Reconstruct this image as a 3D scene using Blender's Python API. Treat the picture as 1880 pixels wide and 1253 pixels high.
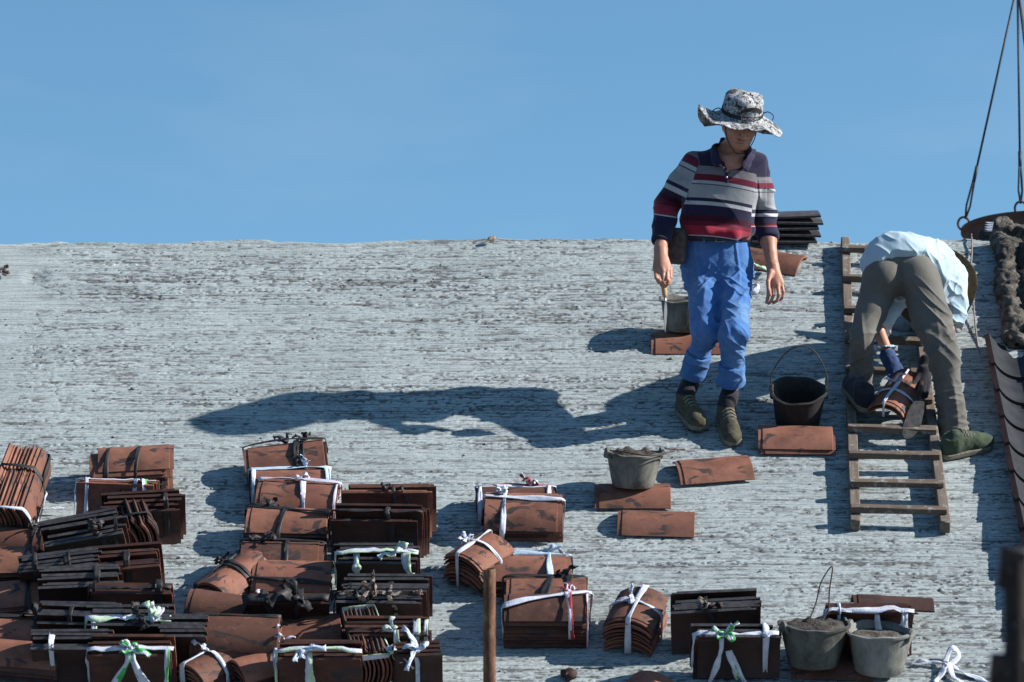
import bpy, bmesh, math, random
import numpy as np
from mathutils import Vector, Matrix, Euler

R = math.radians
for o in list(bpy.data.objects):
    bpy.data.objects.remove(o)
scene = bpy.context.scene
COL = scene.collection

# ------------------------------------------------------------------ camera
F_PX = 7700.0                      # focal length in photo pixels (photo 1880 wide)
cam_d = bpy.data.cameras.new('camera')
cam = bpy.data.objects.new('camera', cam_d)
COL.objects.link(cam)
cam_d.sensor_width = 36.0
cam_d.lens = 36.0 * F_PX / 1880.0
cam_d.clip_start = 0.5
cam_d.clip_end = 5000.0
cam.location = (0, 0, 0)
cam.rotation_euler = (R(90), 0, 0)
cam_d.dof.use_dof = True
cam_d.dof.focus_distance = 19.9
cam_d.dof.aperture_fstop = 5.6
scene.camera = cam

# ------------------------------------------------------------------ sky and sun
SUN_EL, SUN_AZ = R(31.5), R(93.8)  # azimuth clockwise from the view direction (+Y)
world = bpy.data.worlds.new('World')
scene.world = world
world.use_nodes = True
wt = world.node_tree
wt.nodes.clear()
w_out = wt.nodes.new('ShaderNodeOutputWorld')
w_bg = wt.nodes.new('ShaderNodeBackground')
w_sky = wt.nodes.new('ShaderNodeTexSky')
w_sky.sky_type = 'NISHITA'
w_sky.sun_disc = False
w_sky.sun_elevation = SUN_EL
w_sky.sun_rotation = SUN_AZ
w_sky.altitude = 0.0
w_sky.air_density = 1.0
w_sky.dust_density = 0.3
w_sky.ozone_density = 3.0
# a clear dome without horizon glare: elevation is looked up a little higher, everywhere alike
w_tc = wt.nodes.new('ShaderNodeTexCoord'); w_sep = wt.nodes.new('ShaderNodeSeparateXYZ'); w_com = wt.nodes.new('ShaderNodeCombineXYZ')
w_max = wt.nodes.new('ShaderNodeMath'); w_max.operation = 'MAXIMUM'; w_max.inputs[1].default_value = 0.0
w_mad = wt.nodes.new('ShaderNodeMath'); w_mad.operation = 'MULTIPLY_ADD'; w_mad.inputs[1].default_value = 1.7; w_mad.inputs[2].default_value = 0.29
w_nrm = wt.nodes.new('ShaderNodeVectorMath'); w_nrm.operation = 'NORMALIZE'
wt.links.new(w_tc.outputs['Generated'], w_sep.inputs[0]); wt.links.new(w_sep.outputs[2], w_max.inputs[0]); wt.links.new(w_max.outputs[0], w_mad.inputs[0])
wt.links.new(w_sep.outputs[0], w_com.inputs[0]); wt.links.new(w_sep.outputs[1], w_com.inputs[1]); wt.links.new(w_mad.outputs[0], w_com.inputs[2])
wt.links.new(w_com.outputs[0], w_nrm.inputs[0]); wt.links.new(w_nrm.outputs[0], w_sky.inputs[0])
w_bg.inputs['Strength'].default_value = 0.112
w_tint = wt.nodes.new('ShaderNodeMix'); w_tint.data_type = 'RGBA'; w_tint.blend_type = 'MULTIPLY'   # the photo's cyan grade of the whole sky
w_tint.inputs[0].default_value = 1.0; w_tint.inputs[7].default_value = (0.76, 0.99, 0.95, 1)
wt.links.new(w_sky.outputs[0], w_tint.inputs[6])
w_cn = wt.nodes.new('ShaderNodeTexNoise'); w_cn.inputs['Scale'].default_value = 1.0; w_cn.inputs['Detail'].default_value = 5.0; w_cn.inputs['Roughness'].default_value = 0.55
w_cm = wt.nodes.new('ShaderNodeMapping'); w_cm.inputs['Scale'].default_value = (5, 5, 16); w_cm.inputs['Location'].default_value = (0.6, 0.0, 1.15)
wt.links.new(w_tc.outputs['Generated'], w_cm.inputs[0]); wt.links.new(w_cm.outputs[0], w_cn.inputs['Vector'])
w_cr = wt.nodes.new('ShaderNodeMapRange'); w_cr.inputs[1].default_value = 0.50; w_cr.inputs[2].default_value = 0.80; w_cr.inputs[3].default_value = 0.0; w_cr.inputs[4].default_value = 0.13
wt.links.new(w_cn.outputs['Fac'], w_cr.inputs[0])
w_cl = wt.nodes.new('ShaderNodeMix'); w_cl.data_type = 'RGBA'; w_cl.inputs[7].default_value = (4.2, 4.6, 4.9, 1)     # thin high veil of cloud
wt.links.new(w_cr.outputs[0], w_cl.inputs[0]); wt.links.new(w_tint.outputs[2], w_cl.inputs[6])
wt.links.new(w_cl.outputs[2], w_bg.inputs['Color'])
wt.links.new(w_bg.outputs[0], w_out.inputs['Surface'])

sun_d = bpy.data.lights.new('sun', 'SUN')
sun_d.energy = 5.0
sun_d.angle = R(0.53)
sun_d.color = (1.0, 0.965, 0.91)
sun = bpy.data.objects.new('sun', sun_d)
COL.objects.link(sun)
sun.location = (12, -2, 10)
to_sun = Vector((math.cos(SUN_EL) * math.sin(SUN_AZ), math.cos(SUN_EL) * math.cos(SUN_AZ), math.sin(SUN_EL)))
sun.rotation_euler = to_sun.to_track_quat('Z', 'Y').to_euler()

scene.view_settings.view_transform = 'Standard'
scene.view_settings.look = 'None'
scene.view_settings.exposure = 0.75
scene.view_settings.gamma = 1.0
scene.view_settings.use_curve_mapping = False
scene.cycles.max_bounces = 6
scene.cycles.use_denoising = True

# ------------------------------------------------------------------ the roof's own coordinate frame
TH = R(28.0)
O = Vector((0, 20.0, -0.425))
UX = Vector((1, 0, 0)); US = Vector((0, math.cos(TH), math.sin(TH))); UN = Vector((0, -math.sin(TH), math.cos(TH)))
MR = Matrix(((1, 0, 0, O.x), (0, US.y, UN.y, O.y), (0, US.z, UN.z, O.z), (0, 0, 0, 1)))

def at(px, py, Y):
    """point of the place seen at photo position px, py, at a distance Y"""
    return Vector(((px - 940) / F_PX * Y, Y, -(py - 626.5) / F_PX * Y))

def roof_uv(px, py):
    sx, sz = (px - 940) / F_PX, -(py - 626.5) / F_PX
    t = math.tan(TH)
    Y = (O.z - O.y * t) / (sz - t)
    return sx * Y, (Y - O.y) / math.cos(TH)

def rp(u, v, w=0.0):
    return O + UX * u + US * v + UN * w

# ------------------------------------------------------------------ numpy noise
_rng = np.random.RandomState(7)
_TAB = _rng.rand(65536).astype(np.float32)
def _h(ix, iy, iz, seed):
    return _TAB[((ix * 73856093) ^ (iy * 19349663) ^ (iz * 83492791) ^ (seed * 2654435)) & 65535]
def noise2(x, y, seed=0):
    x = np.asarray(x, np.float64); y = np.asarray(y, np.float64)
    xi = np.floor(x).astype(np.int64); yi = np.floor(y).astype(np.int64)
    fx = (x - xi); fy = (y - yi); fx = fx * fx * (3 - 2 * fx); fy = fy * fy * (3 - 2 * fy)
    z = 0
    a = _h(xi, yi, z, seed); b = _h(xi + 1, yi, z, seed); c = _h(xi, yi + 1, z, seed); d = _h(xi + 1, yi + 1, z, seed)
    return (a + (b - a) * fx) * (1 - fy) + (c + (d - c) * fx) * fy
def noise3(p, f, seed=0):
    q = np.asarray(p, np.float64) * f
    i = np.floor(q).astype(np.int64); t = q - i; t = t * t * (3 - 2 * t)
    r = 0
    for dx in (0, 1):
        for dy in (0, 1):
            for dz in (0, 1):
                w = (t[:, 0] if dx else 1 - t[:, 0]) * (t[:, 1] if dy else 1 - t[:, 1]) * (t[:, 2] if dz else 1 - t[:, 2])
                r = r + w * _h(i[:, 0] + dx, i[:, 1] + dy, i[:, 2] + dz, seed)
    return r

# ------------------------------------------------------------------ object helpers
def tag(o, label=None, cat=None, group=None, kind=None):
    if label: o['label'] = label
    if cat: o['category'] = cat
    if group: o['group'] = group
    if kind: o['kind'] = kind
    return o

def link(o, parent=None):
    COL.objects.link(o)
    if parent is not None:
        o.parent = parent
    return o

def empty(name, mat, label=None, cat=None, group=None):
    o = bpy.data.objects.new(name, None)
    o.empty_display_size = 0.05
    COL.objects.link(o)
    o.matrix_world = mat if isinstance(mat, Matrix) else Matrix.Translation(mat)
    return tag(o, label, cat, group)

def mesh_np(name, V, Fq, smooth=True):
    V = np.asarray(V, np.float32); Fq = np.asarray(Fq, np.int32)
    me = bpy.data.meshes.new(name)
    n, k = Fq.shape
    me.vertices.add(len(V)); me.vertices.foreach_set('co', V.ravel())
    me.loops.add(n * k); me.loops.foreach_set('vertex_index', Fq.ravel())
    me.polygons.add(n)
    me.polygons.foreach_set('loop_start', np.arange(0, n * k, k, dtype=np.int32))
    me.polygons.foreach_set('loop_total', np.full(n, k, np.int32))
    me.update(calc_edges=True)
    if smooth:
        me.shade_smooth()
    me.validate()
    return me

def obj(name, me, mats, parent=None, loc=None):
    o = bpy.data.objects.new(name, me)
    if not isinstance(mats, (list, tuple)): mats = [mats]
    if not me.materials:
        for m in mats: me.materials.append(m)
    link(o, parent)
    if loc is not None: o.location = loc
    return o

class MB:
    """collects simple shapes for ONE mesh"""
    def __init__(s): s.v = []; s.f = []; s.m = []
    def add(s, vs, fs, mi=0):
        b = len(s.v); s.v += [tuple(v) for v in vs]; s.f += [tuple(i + b for i in f) for f in fs]; s.m += [mi] * len(fs)
        return s
    def box(s, c, size, rot=None, mi=0, bev=0.0, jit=0.0, rnd=random):
        hx, hy, hz = [q / 2 for q in size]
        M = rot.to_3x3() if rot is not None else Matrix.Identity(3)
        c = Vector(c)
        if bev <= 0:
            vs = [c + M @ Vector((x + rnd.uniform(-jit, jit), y + rnd.uniform(-jit, jit), z + rnd.uniform(-jit, jit))) for x in (-hx, hx) for y in (-hy, hy) for z in (-hz, hz)]
            return s.add(vs, [(0, 1, 3, 2), (4, 6, 7, 5), (0, 4, 5, 1), (2, 3, 7, 6), (0, 2, 6, 4), (1, 5, 7, 3)], mi)
        bm = bmesh.new(); bmesh.ops.create_cube(bm, size=1)
        for v in bm.verts: v.co = Vector((v.co.x * 2 * hx + rnd.uniform(-jit, jit), v.co.y * 2 * hy + rnd.uniform(-jit, jit), v.co.z * 2 * hz + rnd.uniform(-jit, jit)))
        bmesh.ops.bevel(bm, geom=list(bm.edges), offset=bev, segments=1, affect='EDGES')
        bm.verts.index_update()
        s.add([c + M @ v.co for v in bm.verts], [[v.index for v in f.verts] for f in bm.faces], mi); bm.free()
        return s
    def tube(s, pts, rad, n=8, cap=True, mi=0, closed=False):
        pts = [Vector(p) for p in pts]; N = len(pts)
        rads = rad if isinstance(rad, (list, tuple)) else [rad] * N
        prev = None; rings = []
        for i, p in enumerate(pts):
            if closed: t = pts[(i + 1) % N] - pts[i - 1]
            else: t = pts[min(i + 1, N - 1)] - pts[max(i - 1, 0)]
            if t.length < 1e-9: t = Vector((0, 0, 1))
            t.normalize()
            if prev is None:
                a = Vector((0, 0, 1)) if abs(t.z) < 0.9 else Vector((1, 0, 0))
                u = t.cross(a).normalized()
            else:
                u = (prev - t * prev.dot(t)).normalized()
            prev = u; w = t.cross(u)
            rings.append([p + (u * math.cos(2 * math.pi * k / n) + w * math.sin(2 * math.pi * k / n)) * rads[i] for k in range(n)])
        vs = [q for r in rings for q in r]; fs = []
        for i in range(N if closed else N - 1):
            a, b = i * n, ((i + 1) % N) * n
            for k in range(n):
                fs.append((a + k, a + (k + 1) % n, b + (k + 1) % n, b + k))
        if cap and not closed:
            fs.append(tuple(range(n))[::-1]); fs.append(tuple((N - 1) * n + k for k in range(n)))
        return s.add(vs, fs, mi)
    def lathe(s, prof, n=32, mi=0, cap0=False, cap1=False, M=None, wob=None):
        vs = []; fs = []
        for (r, z) in prof:
            for k in range(n):
                a = 2 * math.pi * k / n
                rr, zz = (r, z) if wob is None else wob(r, z, a)
                v = Vector((rr * math.cos(a), rr * math.sin(a), zz))
                vs.append(M @ v if M is not None else v)
        for i in range(len(prof) - 1):
            for k in range(n):
                fs.append((i * n + k, i * n + (k + 1) % n, (i + 1) * n + (k + 1) % n, (i + 1) * n + k))
        if cap0: fs.append(tuple(range(n))[::-1])
        if cap1: fs.append(tuple((len(prof) - 1) * n + k for k in range(n)))
        return s.add(vs, fs, mi)
    def mesh(s, name, smooth=True, angle=None):
        me = bpy.data.meshes.new(name)
        me.from_pydata(s.v, [], s.f)
        me.polygons.foreach_set('material_index', s.m)
        if smooth:
            if angle is not None:
                me.shade_smooth(); me.set_sharp_from_angle(angle=R(angle))
            else: me.shade_smooth()
        me.update()
        return me

def catmull(pts, per=6):
    pts = [Vector(p) for p in pts]; out = []
    for i in range(len(pts) - 1):
        p0, p1, p2, p3 = pts[max(i - 1, 0)], pts[i], pts[i + 1], pts[min(i + 2, len(pts) - 1)]
        for k in range(per):
            t = k / per
            out.append(0.5 * ((2 * p1) + (p2 - p0) * t + (2 * p0 - 5 * p1 + 4 * p2 - p3) * t * t + (3 * p1 - p0 - 3 * p2 + p3) * t ** 3))
    out.append(pts[-1]); return out

# ------------------------------------------------------------------ materials
class Mat:
    def __init__(s, name, base=(0.5, 0.5, 0.5), rough=0.8, spec=0.3, metal=0.0):
        s.m = bpy.data.materials.new(name); s.m.use_nodes = True
        s.t = s.m.node_tree; s.b = s.t.nodes['Principled BSDF']
        s.b.inputs['Base Color'].default_value = (*base, 1)
        s.b.inputs['Roughness'].default_value = rough
        s.b.inputs['Specular IOR Level'].default_value = spec
        s.b.inputs['Metallic'].default_value = metal
        s._co = None
    def n(s, kind, **kw):
        nd = s.t.nodes.new(kind)
        for k, v in kw.items():
            if k in nd.inputs: nd.inputs[k].default_value = v
            else: setattr(nd, k, v)
        return nd
    def l(s, a, b): s.t.links.new(a, b)
    def coords(s, kind='Object', scale=(1, 1, 1), rnd=0.0):
        tc = s.n('ShaderNodeTexCoord'); mp = s.n('ShaderNodeMapping')
        mp.inputs['Scale'].default_value = scale
        s.l(tc.outputs[kind], mp.inputs['Vector'])
        out = mp.outputs[0]
        if rnd:
            oi = s.n('ShaderNodeObjectInfo'); mu = s.n('ShaderNodeMath', operation='MULTIPLY'); mu.inputs[1].default_value = rnd
            s.l(oi.outputs['Random'], mu.inputs[0])
            ad = s.n('ShaderNodeVectorMath', operation='ADD')
            s.l(out, ad.inputs[0]); s.l(mu.outputs[0], ad.inputs[1]); out = ad.outputs[0]
        return out
    def noise(s, vec, scale, detail=4.0, rough=0.55, dist=0.0):
        nd = s.n('ShaderNodeTexNoise'); nd.inputs['Scale'].default_value = scale
        nd.inputs['Detail'].default_value = detail; nd.inputs['Roughness'].default_value = rough; nd.inputs['Distortion'].default_value = dist
        s.l(vec, nd.inputs['Vector']); return nd.outputs['Fac']
    def ramp(s, fac, stops, interp='LINEAR'):
        nd = s.n('ShaderNodeValToRGB'); cr = nd.color_ramp; cr.interpolation = interp
        while len(cr.elements) < len(stops): cr.elements.new(0.5)
        while len(cr.elements) > len(stops): cr.elements.remove(cr.elements[-1])
        for e, (p, c) in zip(cr.elements, stops):
            e.position = p; e.color = (c, c, c, 1) if isinstance(c, (int, float)) else (*c, 1)
        s.l(fac, nd.inputs[0]); return nd.outputs[0]
    def mix(s, fac, a, b, mode='MIX'):
        nd = s.n('ShaderNodeMix', data_type='RGBA', blend_type=mode)
        for sock, v in ((nd.inputs[0], fac), (nd.inputs[6], a), (nd.inputs[7], b)):
            if isinstance(v, (int, float)): sock.default_value = v
            elif isinstance(v, tuple): sock.default_value = (*v, 1)
            else: s.l(v, sock)
        return nd.outputs[2]
    def math(s, op, a, b=None):
        nd = s.n('ShaderNodeMath', operation=op)
        for i, v in enumerate((a, b)):
            if v is None: continue
            if isinstance(v, (int, float)): nd.inputs[i].default_value = v
            else: s.l(v, nd.inputs[i])
        return nd.outputs[0]
    def color(s, c): s.l(c, s.b.inputs['Base Color']); return s
    def rough(s, c): s.l(c, s.b.inputs['Roughness']); return s
    def bump(s, h, strength=0.5, dist=0.01):
        nd = s.n('ShaderNodeBump'); nd.inputs['Strength'].default_value = strength; nd.inputs['Distance'].default_value = dist
        s.l(h, nd.inputs['Height']); s.l(nd.outputs[0], s.b.inputs['Normal']); return s

def simple(name, c0, c1, scale=20, rough=0.8, spec=0.3, metal=0.0, bump=0.3, bd=0.003, rnd=5.0, kind='Object', stretch=(1, 1, 1), lo=0.35, hi=0.65):
    m = Mat(name, c0, rough, spec, metal); v = m.coords(kind, stretch, rnd)
    f = m.noise(v, scale, 6, 0.6)
    m.color(m.ramp(f, [(lo, c0), (hi, c1)]))
    if bump: m.bump(m.noise(v, scale * 4, 5, 0.6), bump, bd)
    return m.m
# ------------------------------------------------------------------ roof: raked concrete, real relief
RIDGE_V = roof_uv(940, 441)[1]
def roof_height(u, v):
    big = (noise2(u * 0.9 + 3, v * 1.1, 1) - 0.5) * 0.020 + (noise2(u * 3 + 3, v * 4, 2) - 0.5) * 0.004
    wv = v + 0.010 * noise2(u * 1.3, v * 2.0, 3) + 0.0035 * noise2(u * 9, v * 6, 33)
    lines = noise2(u * 1.6, wv * 75, 4) * 0.5 + noise2(u * 5, wv * 120, 5) * 0.5
    rough = np.clip(noise2(u * 1.1 + 9, v * 2.6, 6) * 0.6 + noise2(u * 2.7, v * 9, 7) * 0.6 - 0.22, 0.05, 1)
    smooth_l = np.clip((u + 2.36 + 0.12 * np.sin(v * 3.0) + 0.30 * noise2(u * 2, v * 3, 8) + 0.10 * noise2(u * 6, v * 14, 88)) / 0.30, 0.15, 1)
    rough = np.clip(0.42 + 0.75 * rough, 0, 1) * smooth_l
    band = np.clip((noise2(u * 1.4, wv * 26, 9) - 0.40) * 4, 0.22, 1)
    brk = np.clip(noise2(u * 26, wv * 45, 15) * 2.4 - 0.75, 0, 1)
    long1 = np.clip((noise2(u * 2.6, wv * 112, 14) - 0.66) * 7, 0, 1) * brk
    long2 = np.clip((noise2(u * 8, wv * 118, 16) - 0.68) * 7, 0, 1) * np.clip(brk + 0.2, 0, 1)
    pit = np.maximum(long1, long2) * (0.35 + 0.65 * band) * rough
    pit2 = np.clip((noise2(u * 60, wv * 118, 11) - 0.65) * 7.0, 0, 1) * rough * (0.35 + 0.65 * band)
    crumb = np.clip((noise2(u * 60 + 5, v * 70, 12) - 0.78) * 5, 0, 1) * rough * (0.3 + 0.7 * band)
    # chipped place and cracks near the left verge
    d1 = np.hypot((u + 2.43) / 0.07, (v - 1.62) / 0.10); chip = 0.6 * np.clip(1.2 - d1, 0, 1) * (0.5 + noise2(u * 40, v * 40, 13))
    h = big + (lines - 0.5) * 0.004 * rough - pit * 0.004 - pit2 * 0.006 + crumb * 0.008 - chip * 0.02
    cr = np.zeros_like(h)
    for a, b, s in (((-2.42, 1.55), (-2.2, 1.32), 21), ((-2.38, 1.2), (-2.33, 0.75), 22), ((-2.24, 0.45), (-2.16, 0.25), 23), ((-2.36, 0.85), (-2.33, 0.5), 24)):
        ax, ay = a; bx, by = b; dx, dy = bx - ax, by - ay; L2 = dx * dx + dy * dy
        t = np.clip(((u - ax) * dx + (v - ay) * dy) / L2, 0, 1)
        ww = (noise2(u * 14, v * 14, s) - 0.5) * 0.05 + (noise2(u * 50, v * 50, s) - 0.5) * 0.012
        dist = np.abs(((u - ax) * dy - (v - ay) * dx) / math.sqrt(L2) + ww)
        along = np.hypot(u - ax - t * dx, v - ay - t * dy)
        cr = np.maximum(cr, np.clip(1 - dist / 0.0045, 0, 1) * np.clip(1.5 - along / 0.04, 0, 1))
    cr = cr * np.clip(noise2(u * 30, v * 30, 25) * 2 - 0.4, 0, 1); h = h - cr * 0.008
    dark = np.clip(pit * 1.9 + pit2 * 1.5 + np.clip(0.42 - lines, 0, 1) * 2.2 * rough * np.clip(band + 0.1, 0, 1) + cr + chip * 0.6, 0, 1)
    return h, dark

def build_roof():
    us = np.concatenate([np.linspace(-7, -2.9, 40)[:-1], np.arange(-2.9, 2.9, 0.0070), np.linspace(2.9, 7, 40)])
    vs = np.concatenate([np.linspace(-6, -2.5, 30)[:-1], np.arange(-2.5, RIDGE_V - 0.002, 0.0052), [RIDGE_V]])
    U, Vv = np.meshgrid(us, vs, indexing='xy')
    H, D = roof_height(U, Vv)
    # the ridge is a rough lip
    lip = np.clip(1 - (RIDGE_V - Vv) / 0.05, 0, 1)
    H = H - lip ** 2 * 0.012 + lip * (noise2(U * 14, Vv * 10, 30) - 0.5) * 0.014 + lip * (noise2(U * 2.2, Vv * 0, 31) - 0.5) * 0.03
    Z0 = np.array(O)
    P = Z0 + U[..., None] * np.array(UX) + Vv[..., None] * np.array(US) + H[..., None] * np.array(UN)
    ny, nx = U.shape
    # back slope and eave fascia
    last = P[-1]; ridge_extra = []
    for k, (dy, dz) in enumerate(((0.03, -0.004), (0.08, -0.03), (0.3, -0.16), (3.5, -1.9))):
        q = last.copy(); q[:, 1] += dy; q[:, 2] += dz - (0 if k < 1 else 0); ridge_extra.append(q)
    first = P[0]; e1 = first.copy(); e1[:, 2] -= 0.25; e2 = e1.copy(); e2[:, 1] += 6
    rows = [e2, e1] + list(P) + ridge_extra
    A = np.stack(rows).reshape(-1, 3)
    n_rows = len(rows)
    Dk = np.concatenate([np.zeros((2, nx)), D, np.zeros((4, nx))]).ravel().astype(np.float32)
    i = np.arange(n_rows * nx).reshape(n_rows, nx)
    Fq = np.stack([i[:-1, :-1], i[:-1, 1:], i[1:, 1:], i[1:, :-1]], -1).reshape(-1, 4)
    me = mesh_np('roof', A, Fq)
    at_ = me.attributes.new('pits', 'FLOAT', 'POINT'); at_.data.foreach_set('value', Dk)
    m = Mat('raked_concrete', (0.5, 0.5, 0.5), 0.92, 0.2)
    v = m.coords('Object'); vs_ = m.coords('Object', (1, 6, 6))
    base = m.ramp(m.noise(v, 1.7, 8, 0.62), [(0.3, (0.375, 0.422, 0.425)), (0.5, (0.42, 0.468, 0.466)), (0.72, (0.46, 0.505, 0.498))])
    streak = m.ramp(m.noise(vs_, 9, 6, 0.7), [(0.35, 0.80), (0.62, 1.0)])
    base = m.mix(0.8, base, streak, 'MULTIPLY')
    fine = m.ramp(m.noise(v, 160, 3, 0.7), [(0.33, 0.62), (0.55, 1.0), (0.72, 1.12)])
    base = m.mix(0.85, base, fine, 'MULTIPLY')
    vd = m.coords('Object', (0.55, 1.0, 1.0))
    dots = m.ramp(m.noise(vd, 105, 3, 0.6), [(0.58, 0.0), (0.66, 1.0)])
    bandm = m.ramp(m.noise(m.coords('Object', (0.9, 7, 7)), 1.5, 4, 0.6), [(0.42, 0.10), (0.62, 0.65)])
    base = m.mix(m.math('MULTIPLY', dots, bandm), base, (0.10, 0.095, 0.092))
    # fine rake lines: coordinates turned into the slope, long along the ridge
    tcr = m.n('ShaderNodeTexCoord'); mpr = m.n('ShaderNodeMapping', vector_type='POINT'); mpr.inputs['Rotation'].default_value = (-TH, 0, 0)
    m.l(tcr.outputs['Object'], mpr.inputs['Vector'])
    def slope(sx, sy):
        q = m.n('ShaderNodeVectorMath', operation='MULTIPLY'); q.inputs[1].default_value = (sx, sy, 1.0); m.l(mpr.outputs[0], q.inputs[0]); return q.outputs[0]
    l1 = m.noise(slope(2.2, 95), 1.0, 3, 0.6, 0.25); l2 = m.noise(slope(7, 150), 1.0, 3, 0.6, 0.3)
    rk = m.ramp(l1, [(0.36, 0.42), (0.50, 1.0), (0.7, 1.06)]); rk2 = m.ramp(l2, [(0.36, 0.5), (0.50, 1.0)])
    base = m.mix(0.55, base, rk, 'MULTIPLY'); base = m.mix(0.45, base, rk2, 'MULTIPLY')
    an = m.n('ShaderNodeAttribute', attribute_name='pits')
    dirt_shade = m.ramp(m.noise(v, 6, 4), [(0.35, (0.045, 0.037, 0.034)), (0.65, (0.08, 0.07, 0.066))])  # groove dirt and the crumbs' small shadows, both as one dark colour
    f = m.math('MULTIPLY', an.outputs['Fac'], 0.80)
    m.color(m.mix(f, base, dirt_shade))
    bh = m.math('ADD', m.math('ADD', m.math('MULTIPLY', l1, 0.9), m.math('MULTIPLY', l2, 0.5)), m.math('MULTIPLY', m.noise(v, 220, 4, 0.7), 0.6))
    m.bump(bh, 0.55, 0.006)
    o = obj('roof', me, m.m); tag(o, kind='structure')
    o['label'] = 'pale raked concrete roof slope rising to its ridge'
    return o
roof = build_roof()

def build_crumbs():
    rnd = random.Random(3); ico = bmesh.new(); bmesh.ops.create_icosphere(ico, subdivisions=1, radius=1)
    bv = np.array([v.co[:] for v in ico.verts]); ico.verts.index_update(); bf = np.array([[v.index for v in f.verts] for f in ico.faces]); ico.free()
    N = 3600
    rs = np.random.RandomState(5)
    u = rs.uniform(-2.75, 2.75, N * 5); v = rs.uniform(-2.45, RIDGE_V - 0.02, N * 5)
    _, d = roof_height(u, v); keep = rs.rand(N * 5) < (0.04 + 0.96 * d); u = u[keep][:N]; v = v[keep][:N]
    h, _ = roof_height(u, v)
    s = 0.0022 + 0.0048 * rs.rand(len(u)) ** 4; s[:60] *= 1.9
    V = []; Fs = []
    for k in range(len(u)):
        q = bv * (rs.uniform(0.6, 1.3, bv.shape)) * s[k] * np.array([1.3, 1.0, 0.8])
        c = np.array(rp(u[k], v[k], h[k] + s[k] * 0.3))
        V.append(q + c); Fs.append(bf + k * len(bv))
    me = mesh_np('concrete_crumbs', np.concatenate(V), np.concatenate(Fs))
    m = simple('crumb_concrete', (0.30, 0.31, 0.31), (0.15, 0.14, 0.135), 12, 0.95, 0.1, bump=0)
    o = obj('concrete_crumbs', me, m); tag(o, 'small grey mortar crumbs scattered over the raked roof', 'crumbs', kind='stuff')
build_crumbs()

def build_ground():
    mb = MB(); mb.add([(-400, -300, -14), (400, -300, -14), (400, 900, -14), (-400, 900, -14)], [(0, 1, 2, 3)])
    m = simple('ground_earth', (0.12, 0.10, 0.08), (0.18, 0.16, 0.13), 0.3, 0.95, 0.1, bump=0, rnd=0)
    tag(obj('ground', mb.mesh('ground', False), m), kind='structure')
build_ground()
# ------------------------------------------------------------------ materials for tiles and ties
def clay_mat(name, c0, c1, drip, glaze=(0.035, 0.028, 0.028), amount=0.5):
    m = Mat(name, c0, 0.72, 0.35); v = m.coords('Object', (1, 1, 1), 37.0)
    f = m.noise(v, 9, 6, 0.6)
    oi = m.n('ShaderNodeObjectInfo')
    base = m.ramp(f, [(0.3, c0), (0.7, c1)])
    var = m.ramp(oi.outputs['Random'], [(0.0, 0.42), (0.45, 0.86), (1.0, 1.18)])
    base = m.mix(1.0, base, var, 'MULTIPLY')
    soot = m.ramp(m.noise(v, 5.5, 5, 0.65), [(0.34, 0.45), (0.56, 1.0)])
    base = m.mix(0.85, base, soot, 'MULTIPLY')
    # slate dust and scuffs
    dust = m.ramp(m.noise(v, 34, 5, 0.7), [(0.56, 0.0), (0.78, 0.40)])
    base = m.mix(dust, base, (c1[0] * 1.25, c1[1] * 1.45, c1[2] * 1.6))
    if drip:
        # dark glaze splashed on in leaf-like strokes
        v2 = m.coords('Object', (6.5, 15, 15), 91.0)
        n1 = m.noise(v2, 1.0, 3.0, 0.55, 1.6)
        v3 = m.coords('Object', (5, 5, 5), 53.0)
        area = m.ramp(m.noise(v3, 1.6, 1.0), [(1 - amount - 0.03, 0.0), (1 - amount + 0.05, 1.0)])
        sp = m.ramp(n1, [(0.555, 0.0), (0.58, 1.0)])
        base = m.mix(m.math('MULTIPLY', sp, m.math('MULTIPLY', area, 0.9)), base, glaze)
    m.color(base)
    m.rough(m.ramp(f, [(0.3, 0.62), (0.7, 0.85)]))
    m.bump(m.noise(v, 90, 5, 0.65), 0.25, 0.003)
    return m.m
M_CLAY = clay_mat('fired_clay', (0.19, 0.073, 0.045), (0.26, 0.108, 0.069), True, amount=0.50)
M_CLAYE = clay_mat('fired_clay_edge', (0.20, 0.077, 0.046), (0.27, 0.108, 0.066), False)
M_CLAYD = clay_mat('brown_clay', (0.036, 0.017, 0.014), (0.060, 0.028, 0.022), False)  # deep brown clay, with shade of the pile fronts put into it
M_CLAYM = clay_mat('shaded_brown_clay', (0.065, 0.026, 0.019), (0.13, 0.050, 0.034), True, amount=0.5)  # brown clay darkened further, shade of the stacks put into its colour
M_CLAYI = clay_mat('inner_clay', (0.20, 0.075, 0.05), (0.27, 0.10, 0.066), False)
M_SLATE = simple('slate_glaze', (0.034, 0.030, 0.032), (0.085, 0.076, 0.077), 26, 0.5, 0.5, bump=0.25, bd=0.002)
M_GLAZE = simple('dark_glaze', (0.055, 0.058, 0.068), (0.09, 0.094, 0.106), 14, 0.33, 0.5, bump=0.1, bd=0.002)

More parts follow.
